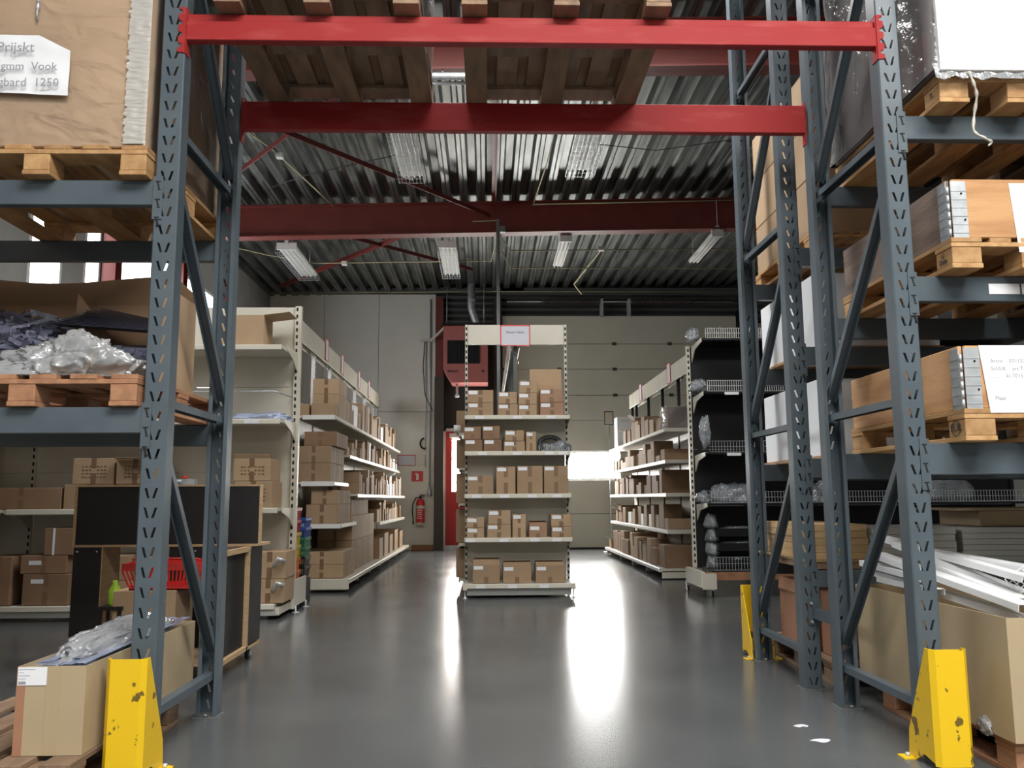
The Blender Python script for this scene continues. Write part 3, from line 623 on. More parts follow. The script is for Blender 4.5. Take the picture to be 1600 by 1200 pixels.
mb = MB().box(.575, .605, -.62, -.0, .10, .13).box(.575, .605, -.62, -.0, .79, .825).box(.575, .605, -.62, -.59, .1, .8).box(.575, .605, -.05, -.02, .1, .8)
part('end_frame', mb, 'ply', dc); part('end_panel', MB().box(.50, .575, -.60, .3, .11, .815), 'black', dc); part('end_panel', MB().box(.575, .60, -.02, .32, .13, .825), 'black', dc)
part('base_board', MB().box(-.66, .6, -.6, .32, .10, .118), 'ply', dc)
for x, y in ((.53, -.5), (.55, .2), (-.6, .2), (-.6, -.5)):
    cs = part('castor', MB().box(x-.02, x+.02, y-.03, y+.03, .075, .10).box(x-.022, x-.018, y-.015, y+.015, .03, .08).box(x+.018, x+.022, y-.015, y+.015, .03, .08), 'galv', dc)
    part('wheel', MB().tube([(x-.014, y, .037), (x+.014, y, .037)], .036, 12), 'blackmetal', cs)
part('bolt', MB().box(-.64, -.625, -.004, 0, .79, .80).box(-.5, -.49, -.004, 0, .79, .80).box(.2, .21, -.004, 0, .79, .80), 'galv', dc)
# carton and red basket in it
carton(-2.21, 5.87, .118, .40, .34, .46, 1, 'plain tan carton under the red basket inside the black cabinet', tape=False)
rbk = empty('shopping_basket', (-2.10, 5.85, .58), 'red plastic shopping basket on the carton inside the cabinet', 'basket')
mb = MB(); a0, b0, a1, b1, h = .22, .13, .26, .16, .17
def ring(mb, a, b, z0, z1, t=.008):
    mb.box(-a, a, -b, -b+t, z0, z1).box(-a, a, b-t, b, z0, z1).box(-a, -a+t, -b+t, b-t, z0, z1).box(a-t, a, -b+t, b-t, z0, z1)
ring(mb, a1, b1, .125, .17, .012); ring(mb, a0, b0, 0, .03); mb.box(-a0, a0, -b0, b0, 0, .006)
for k in range(20):
    t = -1+2*k/19; mb.bar((a0*t, -b0, .02), (a1*t, -b1+.004, .13), .010, .005, (0, 1, 0)).bar((a0*t, b0, .02), (a1*t, b1-.004, .13), .010, .005, (0, 1, 0))
part('basket_body', mb, 'brightred', rbk)
part('handle', MB().tube([(-.25, 0, .17), (-.2, -.14, .2), (.2, -.14, .2), (.25, 0, .17)], .006, 6), 'brightred', rbk)
tag(link('lime_bottle', MB().lathe([(.03, 0), (.035, .02), (.035, .10), (.015, .14), (.015, .16)], (0,0,0), 10).mesh('lime_bottle', 'lime')), 'small lime green plastic bottle beside the black cabinet panel', 'bottle').location = (-2.42, 5.75, .48)
tag(link('stool_base', MB().box(-.08, .08, -.08, .08, .34, .362).box(-.07, -.05, -.07, -.05, 0, .34).box(.05, .07, -.07, -.05, 0, .34).box(-.07, -.05, .05, .07, 0, .34).box(.05, .07, .05, .07, 0, .34).mesh('stool_base', 'blackmetal')), 'small dark stand holding the lime bottle', 'stand').location = (-2.42, 5.75, .118)

# ------------------------------------------------------------------ shelving helpers
def perforated_upright(par, x, y, z0, z1, face='y', m='cream', w=.06, d=.03, slotm='slot'):
    mb = MB().box(x-d/2, x+d/2, y-w/2, y+w/2, z0, z1) if face == 'x' else MB().box(x-w/2, x+w/2, y-d/2, y+d/2, z0, z1)
    o = part('upright', mb, m, par)
    sm = MB(); z = z0+.06
    while z < z1-.04:
        if face == 'x': sm.box(x-d/2-.001, x+d/2+.001, y-.010, y+.010, z, z+.038)
        else: sm.box(x-.010, x+.010, y-d/2-.001, y+d/2+.001, z, z+.038)
        z += .075
    part('slots', sm, slotm, o)['kind'] = 'stuff'
    return o
def shelf_board(par, x0, x1, y0, y1, z, front, m='cream', th=.03, name='shelf_board'):
    """tray with a turned-down, slightly sloping front lip; front in '-y','+x','-x'"""
    mb = MB().box(x0, x1, y0, y1, z-th, z); 
    if front == '-y': mb.prism([(y0, z+.004), (y0-.012, z-.004), (y0-.016, z-.045), (y0, z-.055)], 'x', x0, x1)
    if front == '+x': mb.prism([(x1, z+.004), (x1+.012, z-.004), (x1+.016, z-.045), (x1, z-.055)], 'y', y0, y1)
    if front == '-x': mb.prism([(x0, z+.004), (x0-.012, z-.004), (x0-.016, z-.045), (x0, z-.055)], 'y', y0, y1)
    return part(name, mb, m, par)
def redsign(par, c, w, h, face, txt=None, frm='brightred', name='framed_sign', size=.06):
    e = link(name, None, par, c, rot={'-y': (0,0,0), '+x': (0,0,pi/2), '-x': (0,0,-pi/2)}[face]); 
    bpy.data.objects.remove(e)
    rotz = {'-y': 0, '+x': pi/2, '-x': -pi/2}[face]
    t = .014; a, b = w/2, h/2
    mb = MB().box(-a, a, -.006, .0, b-t, b).box(-a, a, -.006, 0, -b, -b+t).box(-a, -a+t, -.006, 0, -b, b).box(a-t, a, -.006, 0, -b, b)
    o = link(name, mb.mesh(name, frm), par, c, rotz)
    part('sheet', MB().box(-a+t, a-t, -.003, 0, -b+t, b-t), 'papergrey', o)
    if txt: text(txt, size, 'ink', o, (0, -.0045, b*.3), FRONT, 'lettering')
    return o

# ---- LF: shelving facing the camera on the left
lf = empty('wall_shelving', (0,0,0), 'cream perforated shelving facing the aisle entrance behind the black cabinet', 'shelving')
Yb = 9.1; ux = [-2.035, -3.36, -4.73]
for i, x in enumerate(ux): perforated_upright(lf, x, Yb-.0, 0.04, 3.23, 'y', w=.045, d=.06)
part('end_upright', MB().box(-2.012, -1.99, Yb-.03, Yb+.03, .04, 3.23), 'cream', lf)
for i in range(3):
    x0 = ux[i+1]+.03 if i < 2 else XL+.02; x1 = ux[i]-.03
    for k, (z0, z1) in enumerate(((.12, .55), (.55, 1.0), (1.0, 1.45), (1.45, 1.9), (1.9, 2.35), (2.35, 3.225))): part('back_panel', MB().box(x0, x1, Yb+.0, Yb+.012, z0+.002, z1-.002), 'cream', lf, .002)
    for z, d in ((2.71, .55), (1.96, .52), (1.075, .52), (.15, .55)):
        s = shelf_board(lf, x0, x1, Yb-d, Yb-.01, z, '-y', 'cream' if not (z > 2) else 'cream')
    if i < 2: part('cross_rail', MB().tube([(x0, Yb-.3, 2.27), (x1-.12, Yb-.3, 2.27), (x1, Yb-.02, 2.24)], .008, 6), 'galv', lf)
for x in ux:
    for z in (2.71, 1.96, 1.075):
        part('bracket', MB().prism([(Yb-.03, z), (Yb-.54, z), (Yb-.54, z-.04), (Yb-.25, z-.10), (Yb-.03, z-.20)], 'x', x+.012, x+.02), 'cream', lf)
    part('base_foot', MB().box(x-.02, x+.02, Yb-.55, Yb+.5, .05, .12), 'cream', lf)
part('plinth', MB().box(-2.02, XL+.1, Yb-.53, Yb-.51, .04, .12), 'greypanel', lf)
part('base_cover', MB().box(-2.01, -1.99, Yb+.032, Yb+.56, .06, .33), 'cream', lf)
part('levelling_foot', MB().lathe([(.04, 0), (.035, .006), (.008, .012), (.008, .07)], (-1.975, Yb, 0), 10).lathe([(.04, 0), (.035, .006), (.008, .012), (.008, .07)], (-1.975, Yb+.5, 0), 10), 'galv', lf)
part('shelf_label', MB().box(-2.42, -2.27, Yb-.545, Yb-.54, 1.915, 1.955), 'paper', lf)
sh = 'on the cream shelving'
LFc = [ # px0,px1,py top,py bottom(shelf), Y front, depth, tone, open, label
 (332, 424, 490, 2.71, 8.66, .38, 1, True, 'battered open carton with raised torn flap on the top cream shelf'),
 (363, 443, 714, None, 8.60, .40, 1, False, 'worn tan carton with printed rows, upper of two beside the perforated upright'),
]
def C2(px0, px1, ptop, zb, Yf, d, tone, label, **k):
    """carton whose front face spans px0..px1 and reaches up to row ptop, standing on zb at depth Yf"""
    x0 = W(px0, (ptop+780)/2, Yf).x; x1 = W(px1, (ptop+780)/2, Yf).x; zt = W((px0+px1)/2, ptop, Yf).z
    return carton((x0+x1)/2, Yf+d/2, zb, x1-x0, d, max(.03, zt-zb), tone, label, **k)
def scribble(o, w, h, d, n=4, side=-1):
    mb = MB(); rnd = random.Random(int(w*1000))
    for c in (0, 1):
        for k in range(n):
            for j in range(3): x = -w*.3+c*w*.38+j*.035; z = h*.25+k*h*.14; mb.box(x, x+rnd.uniform(.012, .026), -d/2-.002, -d/2, z, z+.014)
    part('printing', mb, 'tape', o)
c = C2(334, 408, 492, 2.715, 8.62, .36, 1, 'battered open carton with torn raised flaps on the top cream shelf', opn=True, flaps=(('+x', .12, .26),), tape=False)
zs = 1.08
c = C2(366, 425, 752, zs, 8.60, .42, 1, 'tan printed carton, lower of two beside the perforated upright'); h1 = c.dimensions.z; scribble(c, .38, h1, .42)
c = C2(364, 422, 716, zs+h1+.002, 8.60, .42, 1, 'worn tan printed carton, upper of two beside the perforated upright', flaps=(('-y', 1.3, .04),)); scribble(c, .36, .25, .42, 3)
c = C2(100, 178, 757, zs, 8.62, .42, 0, 'brown taped carton at the cabinet corner, under the two printed cartons'); h2 = c.dimensions.z
c = C2(180, 262, 757, zs, 8.62, .42, 0, 'brown carton hidden mostly behind the black cabinet front')
c = C2(113, 178, 716, zs+h2+.002, 8.62, .40, 1, 'faded printed carton, first of two standing above the cabinet corner'); scribble(c, .38, .25, .40)
c = C2(181, 240, 718, zs+h2+.002, 8.62, .40, 1, 'faded printed carton with a flap folded out above the cabinet', flaps=(('-y', .1, .12),)); scribble(c, .35, .25, .40)
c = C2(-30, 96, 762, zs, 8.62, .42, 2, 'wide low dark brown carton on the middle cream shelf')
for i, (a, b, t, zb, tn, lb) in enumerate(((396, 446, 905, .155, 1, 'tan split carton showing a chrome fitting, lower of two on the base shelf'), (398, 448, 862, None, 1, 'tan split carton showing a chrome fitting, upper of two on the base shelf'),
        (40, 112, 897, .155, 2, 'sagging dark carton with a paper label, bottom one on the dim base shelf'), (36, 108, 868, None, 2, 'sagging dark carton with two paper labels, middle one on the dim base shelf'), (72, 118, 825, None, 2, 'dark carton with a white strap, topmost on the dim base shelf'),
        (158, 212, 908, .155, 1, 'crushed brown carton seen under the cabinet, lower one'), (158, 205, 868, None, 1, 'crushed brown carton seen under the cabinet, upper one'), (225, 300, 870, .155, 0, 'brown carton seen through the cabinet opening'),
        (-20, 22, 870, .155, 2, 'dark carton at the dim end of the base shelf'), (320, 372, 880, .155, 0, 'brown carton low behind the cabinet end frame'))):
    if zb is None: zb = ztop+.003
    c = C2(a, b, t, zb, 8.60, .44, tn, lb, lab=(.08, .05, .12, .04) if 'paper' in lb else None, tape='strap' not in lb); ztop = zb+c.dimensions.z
    if 'strap' in lb: part('white_strap', MB().box(-.06, -.04, -.225, -.2205, 0, c.dimensions.z), 'paper', c)
    if 'chrome' in lb: part('chrome_fitting', MB().tube([(.05, -.23, .12), (.10, -.27, .2), (.16, -.25, .17)], .022, 8), 'galv', c)
tag(link('plastic_bag', crumple(.28, .12, .07, 21, 'plastic_bag', 'plasticblue', 4, .4), None, (-2.32, 8.85, 1.963)), 'flat bluish plastic bag on the second cream shelf', 'bag')
tag(link('plastic_bag', crumple(.22, .14, .12, 23, 'plastic_bag', 'bagclear', 4, .4), None, (-4.9, 8.85, 1.963)), 'hazy clear bag at the far end of the second cream shelf', 'bag')
bx = empty('valve_fitting', (-3.05, 8.68, 1.30), 'chrome valve fitting with red knob above the black cabinet', 'fitting')
part('valve_body', MB().box(-.10, .14, -.05, .05, 0, .07).tube([(-.14, 0, .05), (.02, -.06, .04)], .02, 8), 'galv', bx); part('knob', MB().lathe([(.022, 0), (.03, .02), (.01, .035)], (.03, 0, .07), 10), 'brightred', bx)
# coloured crates behind the upright
def crate(x, y, z, m, label, w=.26, d=.36, h=.13, rot=None):
    e = link('plastic_crate', None, None, (x, y, z), rot=rot); tag(e, label, 'crate', 'coloured plastic crates by the perforated upright')
    mb = MB(); ring(mb, w/2, d/2, h-.03, h, .01); ring(mb, w/2-.02, d/2-.02, 0, .02, .008); mb.box(-w/2+.02, w/2-.02, -d/2+.02, d/2-.02, 0, .006)
    n = 12
    for k in range(n):
        t = -1+2*k/(n-1)
        for s in (-1, 1): mb.bar((t*(w/2-.025), s*(d/2-.02), .01), (t*(w/2-.01), s*(d/2-.006), h-.02), .012, .005, (0,1,0)).bar((s*(w/2-.02), t*(d/2-.025), .01), (s*(w/2-.006), t*(d/2-.01), h-.02), .005, .012, (0,1,0))
    part('basket_body', mb, m, e); return e
z = .27
tag(link('crate_dolly', MB().box(-.13, .13, -.16, .16, 0, .25).mesh('crate_dolly', 'black')), 'black box under the orange crates beside the perforated upright', 'box').location = (-2.155, 9.36, .01)
names = ['lowest', 'second', 'third', 'fourth', 'fifth', 'topmost']
for i, (m, cn) in enumerate((('crateorange', 'orange'), ('crateorange', 'orange'), ('crateyellow', 'yellow'), ('crateyellow', 'yellow'), ('cratered', 'red'), ('cratered', 'red'))):
    crate(-2.155, 9.36, z, m, '%s plastic crate, %s in the stack beside the perforated upright' % (cn, names[i]), h=.14, d=.32); z += .132
z = .30
tag(link('crate_dolly', MB().box(-.13, .13, -.16, .16, 0, .28).mesh('crate_dolly', 'black')), 'black box under the black, green and blue crates', 'box').location = (-2.125, 9.76, .01)
for i, (m, cn) in enumerate((('blackmetal', 'black'), ('blackmetal', 'black'), ('crategreen', 'green'), ('crategreen', 'green'), ('crateblue', 'blue'), ('crateblue', 'blue'))):
    crate(-2.125, 9.76, z, m, '%s plastic crate, %s in the shorter stack behind the red crates' % (cn, names[i]), h=.13, d=.32); z += .105

# ------------------------------------------------------------------ aisle gondolas
def gondola_sides(par, xc, y0, y1, bays, zback, zhead, header=True, m='cream', pm='white'):
    n = len(bays)
    part('back_panel', MB().box(xc-.012, xc+.012, y0, y1, .12, zback), m, par)
    for y in bays: perforated_upright(par, xc, y, .02, zhead[1] if header else zback, 'x', pm, w=.06, d=.05)
    if header:
        for a, b in zip(bays[:-1], bays[1:]):
            for s in (-1, 1): part('header_board', MB().box(xc+s*.055-.008, xc+s*.055+.008, a+.004, b-.004, zhead[0], zhead[1]), m, par, .003)
def fill(run, shelfname, side, xf, depth, y0, y1, z, rnd, hmax, wr=(.12, .32), hr=(.10, .34), pstack=.25, tones=(0, 1, 1, 0, 2, 5), start=0, inset=(.0, .06), extra=''):
    i = start; y = y0
    while y < y1-.08 and i < 34:
        w = min(rnd.uniform(*wr), y1-y); h = min(rnd.uniform(*hr), hmax); d = min(depth, rnd.uniform(.26, .46)); tn = rnd.choice(tones); ins = rnd.uniform(*inset)
        xc = xf-side*(ins+d/2); st = 1+(rnd.random() < pstack)
        if st*h > hmax: st = 1
        zz = z+.002
        for k in range(st):
            pos = '' if st == 1 else (' lower' if k == 0 else ' upper')
            opn = (st == 1 and rnd.random() < .18 and h > .15)
            carton(xc, y+w/2, zz, d, w*.94, h, tn, '%s%s %scarton, %s along the %s of the %s' % (TN[tn], pos, 'open ' if opn else '', nth(i), shelfname, run), rz=rnd.uniform(-.04, .04), tape=False, opn=opn,
                   flaps=(('+x' if side > 0 else '-x', rnd.uniform(-.3, .8), .10),) if opn else (), group='cartons on the '+run)
            zz += h+.002
        i += 1; y += w+rnd.uniform(.0, .06)
    return i
# LG
lg = empty('aisle_shelving', (0,0,0), 'long cream gondola shelving along the aisle ending by the fire extinguisher', 'shelving')
bays = [11.0, 12.27, 13.55, 14.85, 16.15, 17.45, 18.7, 19.35]
gondola_sides(lg, -2.5, 11.0, 19.35, bays, 2.45, (3.23, 3.52), m='cream', pm='white')  # white uprights: light from the gate put into their colour
shelf_board(lg, -2.47, -1.95, 11.0, 19.3, 2.235, '+x', name='shelf_board'); 
shelf_board(lg, -2.47, -1.95, 11.0, 12.1, 1.385, '+x'); shelf_board(lg, -2.47, -1.85, 11.0, 12.25, .85, '+x'); shelf_board(lg, -2.47, -1.735, 11.0, 19.3, .16, '+x', th=.04)
for z, xf, st in ((1.79, -1.96, 1), (1.235, -1.84, 1), (.77, -1.84, 3)):
    for a, b in zip(bays[st:-1], bays[st+1:]): shelf_board(lg, -2.47, xf, a+.01, b-.01, z, '+x')
part('plinth', MB().box(-2.35, -1.76, 11.0, 11.02, .03, .12), 'cream', lg); part('plinth', MB().box(-2.3, -1.73, 10.96, 11.0, .04, .17), 'cream', lg, .004)
for z, xf in ((2.235, -1.95), (1.385, -1.95), (.85, -1.85)): part('end_lip', MB().box(-2.36, xf, 10.975, 11.0, z-.055, z+.004), 'white', lg)
for y in bays[1:]:
    part('base_foot', MB().box(-2.4, -1.80, y-.02, y+.02, .03, .12), 'cream', lg)
for y, c in ((12.9, ''), (14.3, ''), (16.2, ''), (17.6, '')): redsign(lg, (-2.43, y, 3.42), .24, .34, '+x')
rnd = random.Random(3); run = 'shelving by the fire extinguisher'; g = 'cartons on the '+run
def row(x0, x1, z, h, y0, n, dy, tone, desc, gap=.006):
    for k in range(n):
        carton((x0+x1)/2, y0+dy/2+k*(dy+gap), z, x1-x0, dy, h, tone, '%s carton, %s in the row along the aisle, %s' % (TN[tone], nth(k), desc), tape=(k == 0), group=g)
row(-2.38, -1.83, .165, .17, 11.15, 6, .15, 1, 'bottom layer on its base shelf'); row(-2.38, -1.83, .337, .16, 11.15, 6, .15, 1, 'second layer on its base shelf')
row(-2.36, -1.88, .165, .42, 12.15, 9, .25, 0, 'tall bottom layer past the first bay'); row(-2.36, -1.88, .59, .34, 12.15, 9, .25, 1, 'tall second layer past the first bay')
row(-2.36, -1.92, .932, .22, 12.3, 7, .24, 0, 'low third layer past the first bay')
row(-2.30, -1.90, .855, .24, 11.05, 5, .2, 0, 'lower layer on the low short shelf'); row(-2.24, -1.90, 1.097, .18, 11.05, 5, .2, 0, 'upper layer on the low short shelf')
row(-2.44, -2.00, 1.39, .235, 11.04, 5, .2, 0, 'lower layer on the high short shelf'); row(-2.44, -2.00, 1.627, .215, 11.04, 5, .2, 0, 'middle layer on the high short shelf'); row(-2.36, -1.94, 1.844, .19, 11.10, 4, .22, 2, 'top layer, high short shelf')
carton(-2.12, 11.22, 2.24, .30, .3, .16, 1, 'small tan open-topped carton at the front of the top shelf', opn=True, tape=False, group=g)
carton(-2.36, 11.2, 2.24, .12, .26, .15, 1, 'narrow pale carton at the corner of the top shelf', tape=False, group=g)
row(-2.33, -1.97, 2.24, .32, 11.42, 3, .3, 1, 'lower layer on the top shelf'); row(-2.33, -1.97, 2.562, .21, 11.42, 2, .3, 1, 'upper layer on the top shelf')
fill(run, 'top shelf', 1, -1.97, .42, 12.5, 19.1, 2.235, rnd, .55, (.15, .35), (.2, .5), .1)
fill(run, 'second shelf', 1, -1.98, .42, 12.5, 19.1, 1.79, rnd, .38, (.08, .26), (.1, .36), .3)
fill(run, 'third shelf', 1, -1.87, .45, 12.9, 19.2, 1.235, rnd, .48, (.08, .24), (.15, .42), .3)
fill(run, 'fourth shelf', 1, -1.87, .45, 14.95, 19.2, .77, rnd, .38, (.08, .26), (.1, .34), .3)
for i, (y, w) in enumerate(((14.95, .5), (15.7, .6), (16.5, .5), (17.4, .6), (18.4, .6))):
    carton(-2.06, y, .162, .5, w, .34+.06*(i % 2), 0, 'wide open brown carton, %s along the base shelf of the %s' % (nth(i), run), opn=True, tape=False, group=g)
# CG: end unit
cg = empty('end_shelving', (0,0,0), 'cream end-of-aisle shelf unit with a red-framed hanging sign', 'shelving')
CY = 10.8; cx0, cx1 = -.262, 1.03
for x in (cx0+.01, cx1-.01):
    perforated_upright(cg, x, CY, .02, 3.378, 'y', 'cream', w=.03, d=.06)
    part('base_foot', MB().box(x-.025, x+.025, 10.15, CY+.03, .10, .17), 'cream', cg)
    part('levelling_foot', MB().lathe([(.03, 0), (.025, .008), (.008, .02), (.008, .1)], (x, 10.2, 0), 10), 'galv', cg)
part('back_panel', MB().box(cx0+.03, cx1-.03, CY, CY+.012, .12, 2.15), 'cream', cg)
hb = part('header_board', MB().box(cx0+.03, cx1-.03, CY-.03, CY-.01, 3.115, 3.375), 'cream', cg, .004)
s = redsign(cg, (.375, CY-.035, 3.235), .385, .275, '-y', 'Kluster Haken', size=.040)
for z, yf in ((2.17, 10.42), (1.725, 10.38), (1.21, 10.36), (.69, 10.32)):
    shelf_board(cg, cx0+.005, cx1-.005, yf, CY-.01, z, '-y')
    for x in (cx0+.0, cx1-.0): part('bracket', MB().prism([(CY-.03, z), (yf+.02, z), (yf+.02, z-.04), (CY-.2, z-.07), (CY-.03, z-.12)], 'x', x-.004, x+.004), 'cream', cg)
shelf_board(cg, cx0-.0, cx1+.0, 10.17, CY-.01, .165, '-y', th=.04)
part('plinth', MB().box(cx0+.03, cx1-.03, 10.24, 10.26, .03, .12), 'greypanel', cg)
tags = {2.17: (.15, .54, .88), 1.725: (.18, .53, .86, 1.0), 1.21: (.12, .40, .68, .93), .69: (.06, .39, .70, .92), .165: (.16, .47, .78)}
yfs = {2.17: 10.42, 1.725: 10.38, 1.21: 10.36, .69: 10.32, .165: 10.17}
for z, l in tags.items():
    for f_ in l: xx = cx0+1.29*f_*.93; part('price_tag', MB().box(xx-.055, xx+.055, yfs[z]-.024, yfs[z]-.019, z-.045, z-.008), 'paper', cg)
LB = (.015, .015, .11, .045)
E_ = [ # px0 px1 ptop pbot tone
 ('top shelf', 2.172, 10.44, [(731, 771, 620, 640, 1, 'lower of two'), (731, 771, 600, 620, 1, 'upper of two'), (778, 809, 623, 641, 1, 'lower of the pair'), (779, 808, 604, 623, 1, 'upper of the pair'), (810, 839, 624, 641, 1, 'lowest of three'), (810, 839, 606, 624, 1, 'middle of three'), (812, 840, 587, 606, 1, 'topmost of three'),
     (844, 881, 622, 642, 7, 'lower of two'), (844, 880, 601, 622, 7, 'upper of two')]),
 ('second shelf', 1.727, 10.40, [(726, 754, 682, 701, 2, 'lower of two'), (725, 752, 662, 682, 2, 'upper of two'), (756, 784, 682, 701, 2, 'lower of the pair'), (754, 781, 661, 682, 2, 'upper of the pair'), (787, 820, 685, 701, 1, 'lower of two'), (789, 819, 668, 685, 1, 'upper of two'), (822, 838, 670, 701, 1, 'tall narrow')]),
 ('third shelf', 1.212, 10.38, [(730, 771, 738, 767, 0, 'low wide'), (775, 805, 724, 767, 0, 'tall'), (808, 848, 724, 768, 0, 'tall wide'), (850, 888, 724, 768, 0, 'tall square')]),
 ('fourth shelf', .692, 10.34, [(729, 756, 820, 836, 1, 'lower of two'), (729, 757, 804, 820, 1, 'upper of two'), (761, 798, 816, 837, 1, 'lower of two'), (763, 798, 794, 816, 1, 'upper of two'), (801, 822, 800, 837, 1, 'tall narrow'), (827, 855, 818, 837, 7, 'small open'), (862, 893, 820, 837, 1, 'lower of two'), (861, 892, 801, 820, 1, 'upper of two')]),
 ('base shelf', .17, 10.24, [(739, 781, 881, 910, 0, 'open'), (786, 830, 883, 910, 0, 'loosely closed'), (837, 882, 883, 910, 0, 'loosely closed')])]
used = {}
for sn, zb, yf, items in E_:
    cur = {}
    for j, (a, b, t, bt, tn, dsc) in enumerate(items):
        x0, x1 = W(a, (t+bt)/2, yf).x, W(b, (t+bt)/2, yf).x
        h = (W(800, t, yf).z-W(800, bt, yf).z)*.985
        col = round((a+b)/2/9); zz = zb
        for kk, (cx, top) in cur.items():
            if abs(kk-(a+b)/2) < 9: zz = top+.002
        cur = {kk: v for kk, v in cur.items() if abs(kk-(a+b)/2) >= 9}; cur[(a+b)/2] = (0, zz+h)
        opn = 'open' in dsc or 'loosely' in dsc
        lb = '%s labelled carton, %s, %s on end unit %s' % (TN[tn], dsc, nth(j), sn)
        carton((x0+x1)/2, yf+.15, zz, x1-x0, .30, h, tn, lb, tape=True, lab=(.012, .012, min(.11, (x1-x0)*.55), .042), opn=opn, group='labelled cartons on the end unit',
               flaps=(('-y', 2.75, .14), ('+y', 2.6, .14), ('-x', .6, .10)) if 'open' == dsc else (('-y', 2.9, .14), ('+y', 2.8, .15)) if opn else (), rz=random.uniform(-.02, .02))
carton(W(818, 600, 10.62).x+.28, 10.68, 2.172, .40, .16, .60, 1, 'tan carton standing behind the labelled boxes on the top shelf of the end unit', tape=False, group='labelled cartons on the end unit')
tag(link('bagged_rolls', crumple(.17, .12, .10, 31, 'bagged_rolls', 'bagclear', 4, .35), None, (.88, 10.52, 1.73)), 'clear bag of grey rolls on the second shelf of the end unit', 'bag')
tag(link('grey_coil', MB().tube([(.13*cos(t*pi/10), 0, .09+.08*sin(t*pi/10)) for t in range(21)], .028, 8).mesh('grey_coil', 'darksheet')), 'dark grey coil behind the clear bag on the end unit', 'coil').location = (.80, 10.68, 1.75)
mb = MB()
for k in range(14): a = .63+.03*k; mb.bar((a-.7, 0, .01), (a-.7+random.uniform(-.02, .02), -.01, .07+random.uniform(-.02, .02)), .012, .004)
tag(link('chrome_hooks', mb.mesh('chrome_hooks', 'galv')), 'bunch of small chrome hooks at the lip of the second shelf', 'hooks', kind='stuff').location = (.72, 10.40, 1.728)
# CG: run behind
cr = empty('aisle_shelving', (0,0,0), 'cream double-sided gondola hidden behind the end unit in mid floor', 'shelving')
cb = [10.95, 12.25, 13.55, 14.85, 16.15, 17.3]
gondola_sides(cr, .38, 10.9, 17.3, cb, 2.2, (3.10, 3.38), m='cream', pm='darksheet')
for z in (2.0, 1.55, 1.1, .6, .16):
    for a, b in zip(cb[:-1], cb[1:]): shelf_board(cr, -.34, .35, a+.01, b-.01, z, '-x'); shelf_board(cr, .41, 1.0, a+.01, b-.01, z, '+x')
redsign(cr, (.302, 12.0, 3.24), .24, .32, '-x'); redsign(cr, (.458, 12.0, 3.24), .24, .32, '+x')
rnd = random.Random(8)
for i, (z, y, w, h) in enumerate(((2.003, 11.2, .34, .3), (1.553, 11.2, .4, .37), (1.103, 11.15, .4, .38), (.603, 11.15, .36, .42), (.163, 11.2, .4, .37))):
    carton(-.19, y+.1, z, .40, w, h, 0, 'brown carton jutting past the end unit edge, %s level from the top' % nth(i), tape=False, group='cartons on the gondola behind the end unit')
for i, (z, h) in enumerate(((2.003, .34), (1.553, .36), (1.103, .40), (.603, .4), (.163, .36))):
    for k in range(4): carton(.80, 11.35+k*1.35, z, .36, .6, h*(.8+.05*k), (0, 1)[k % 2], '%s carton, gate side of the mid-floor gondola, %s level, %s bay' % (TN[k % 2], nth(i), nth(k)), tape=False, group='cartons on the gondola behind the end unit')
tag(link('tape_roll', MB().tube([(0, 0, 0), (.09, 0, 0)], .05, 14).mesh('tape_roll', 'white')), 'white roll at the edge of the end unit by the red door', 'roll').location = (-.42, 11.02, 2.055)
# RG
rg = empty('aisle_shelving', (0,0,0), 'long cream gondola shelving before the garage door, strewn with open cartons', 'shelving')
rbays = [12.3, 13.55, 14.8, 16.1, 17.4, 17.9]
gondola_sides(rg, 3.1, 12.3, 17.9, rbays, 2.35, (3.03, 3.31), m='cream', pm='blackmetal')  # black uprights: shade on this side of the run put into their colour
for z, xf in ((2.16, 2.60), (1.70, 2.60), (1.22, 2.60), (.69, 2.60), (.155, 2.47)):
    for a, b in zip(rbays[:-1], rbays[1:]): shelf_board(rg, xf, 3.07, a+.005, b-.005, z, '-x', 'cream' if z > 1 else 'white')
    part('end_lip', MB().box(xf, 3.08, 12.28, 12.3, z-.05, z+.002), 'cream', rg)
part('plinth', MB().box(2.53, 3.08, 12.3, 12.32, .03, .14), 'cream', rg)
for y in rbays: part('base_foot', MB().box(2.5, 3.1, y-.02, y+.02, .02, .12), 'cream', rg)
for y in (13.9, 16.5): redsign(rg, (3.03, y, 3.2), .26, .34, '-x')
run2 = 'shelving before the garage door'; rnd = random.Random(15)
wb_ = carton(2.86, 12.55, 2.163, .42, .40, .32, 2, 'dark film-wrapped bundle on the near end of the top shelf before the garage door', tape=False)
shell(wb_, .42, .40, .33, 'wrapgrey', 'film_wrap', seed=8, amp=.02)
fill(run2, 'top shelf', -1, 2.63, .4, 12.95, 16.6, 2.16, rnd, .6, (.25, .42), (.22, .46), .1, (0, 0, 1, 2))
fill(run2, 'second shelf', -1, 2.63, .4, 12.7, 17.7, 1.70, rnd, .38, (.2, .4), (.1, .33), .2, (0, 0, 2, 1))
fill(run2, 'third shelf', -1, 2.63, .42, 12.8, 17.7, 1.22, rnd, .42, (.16, .4), (.12, .38), .3, (0, 0, 2, 2))
fill(run2, 'fourth shelf', -1, 2.63, .42, 12.6, 17.7, .69, rnd, .45, (.2, .42), (.14, .38), .15, (0, 0, 2, 5))
fill(run2, 'base shelf', -1, 2.50, .44, 12.85, 17.7, .155, rnd, .48, (.2, .45), (.14, .4), .15, (0, 2, 2, 1))
carton(2.80, 12.55, .158, .50, .42, .32, 2, 'large plain brown carton on the near end of the base shelf before the garage door', tape=False)
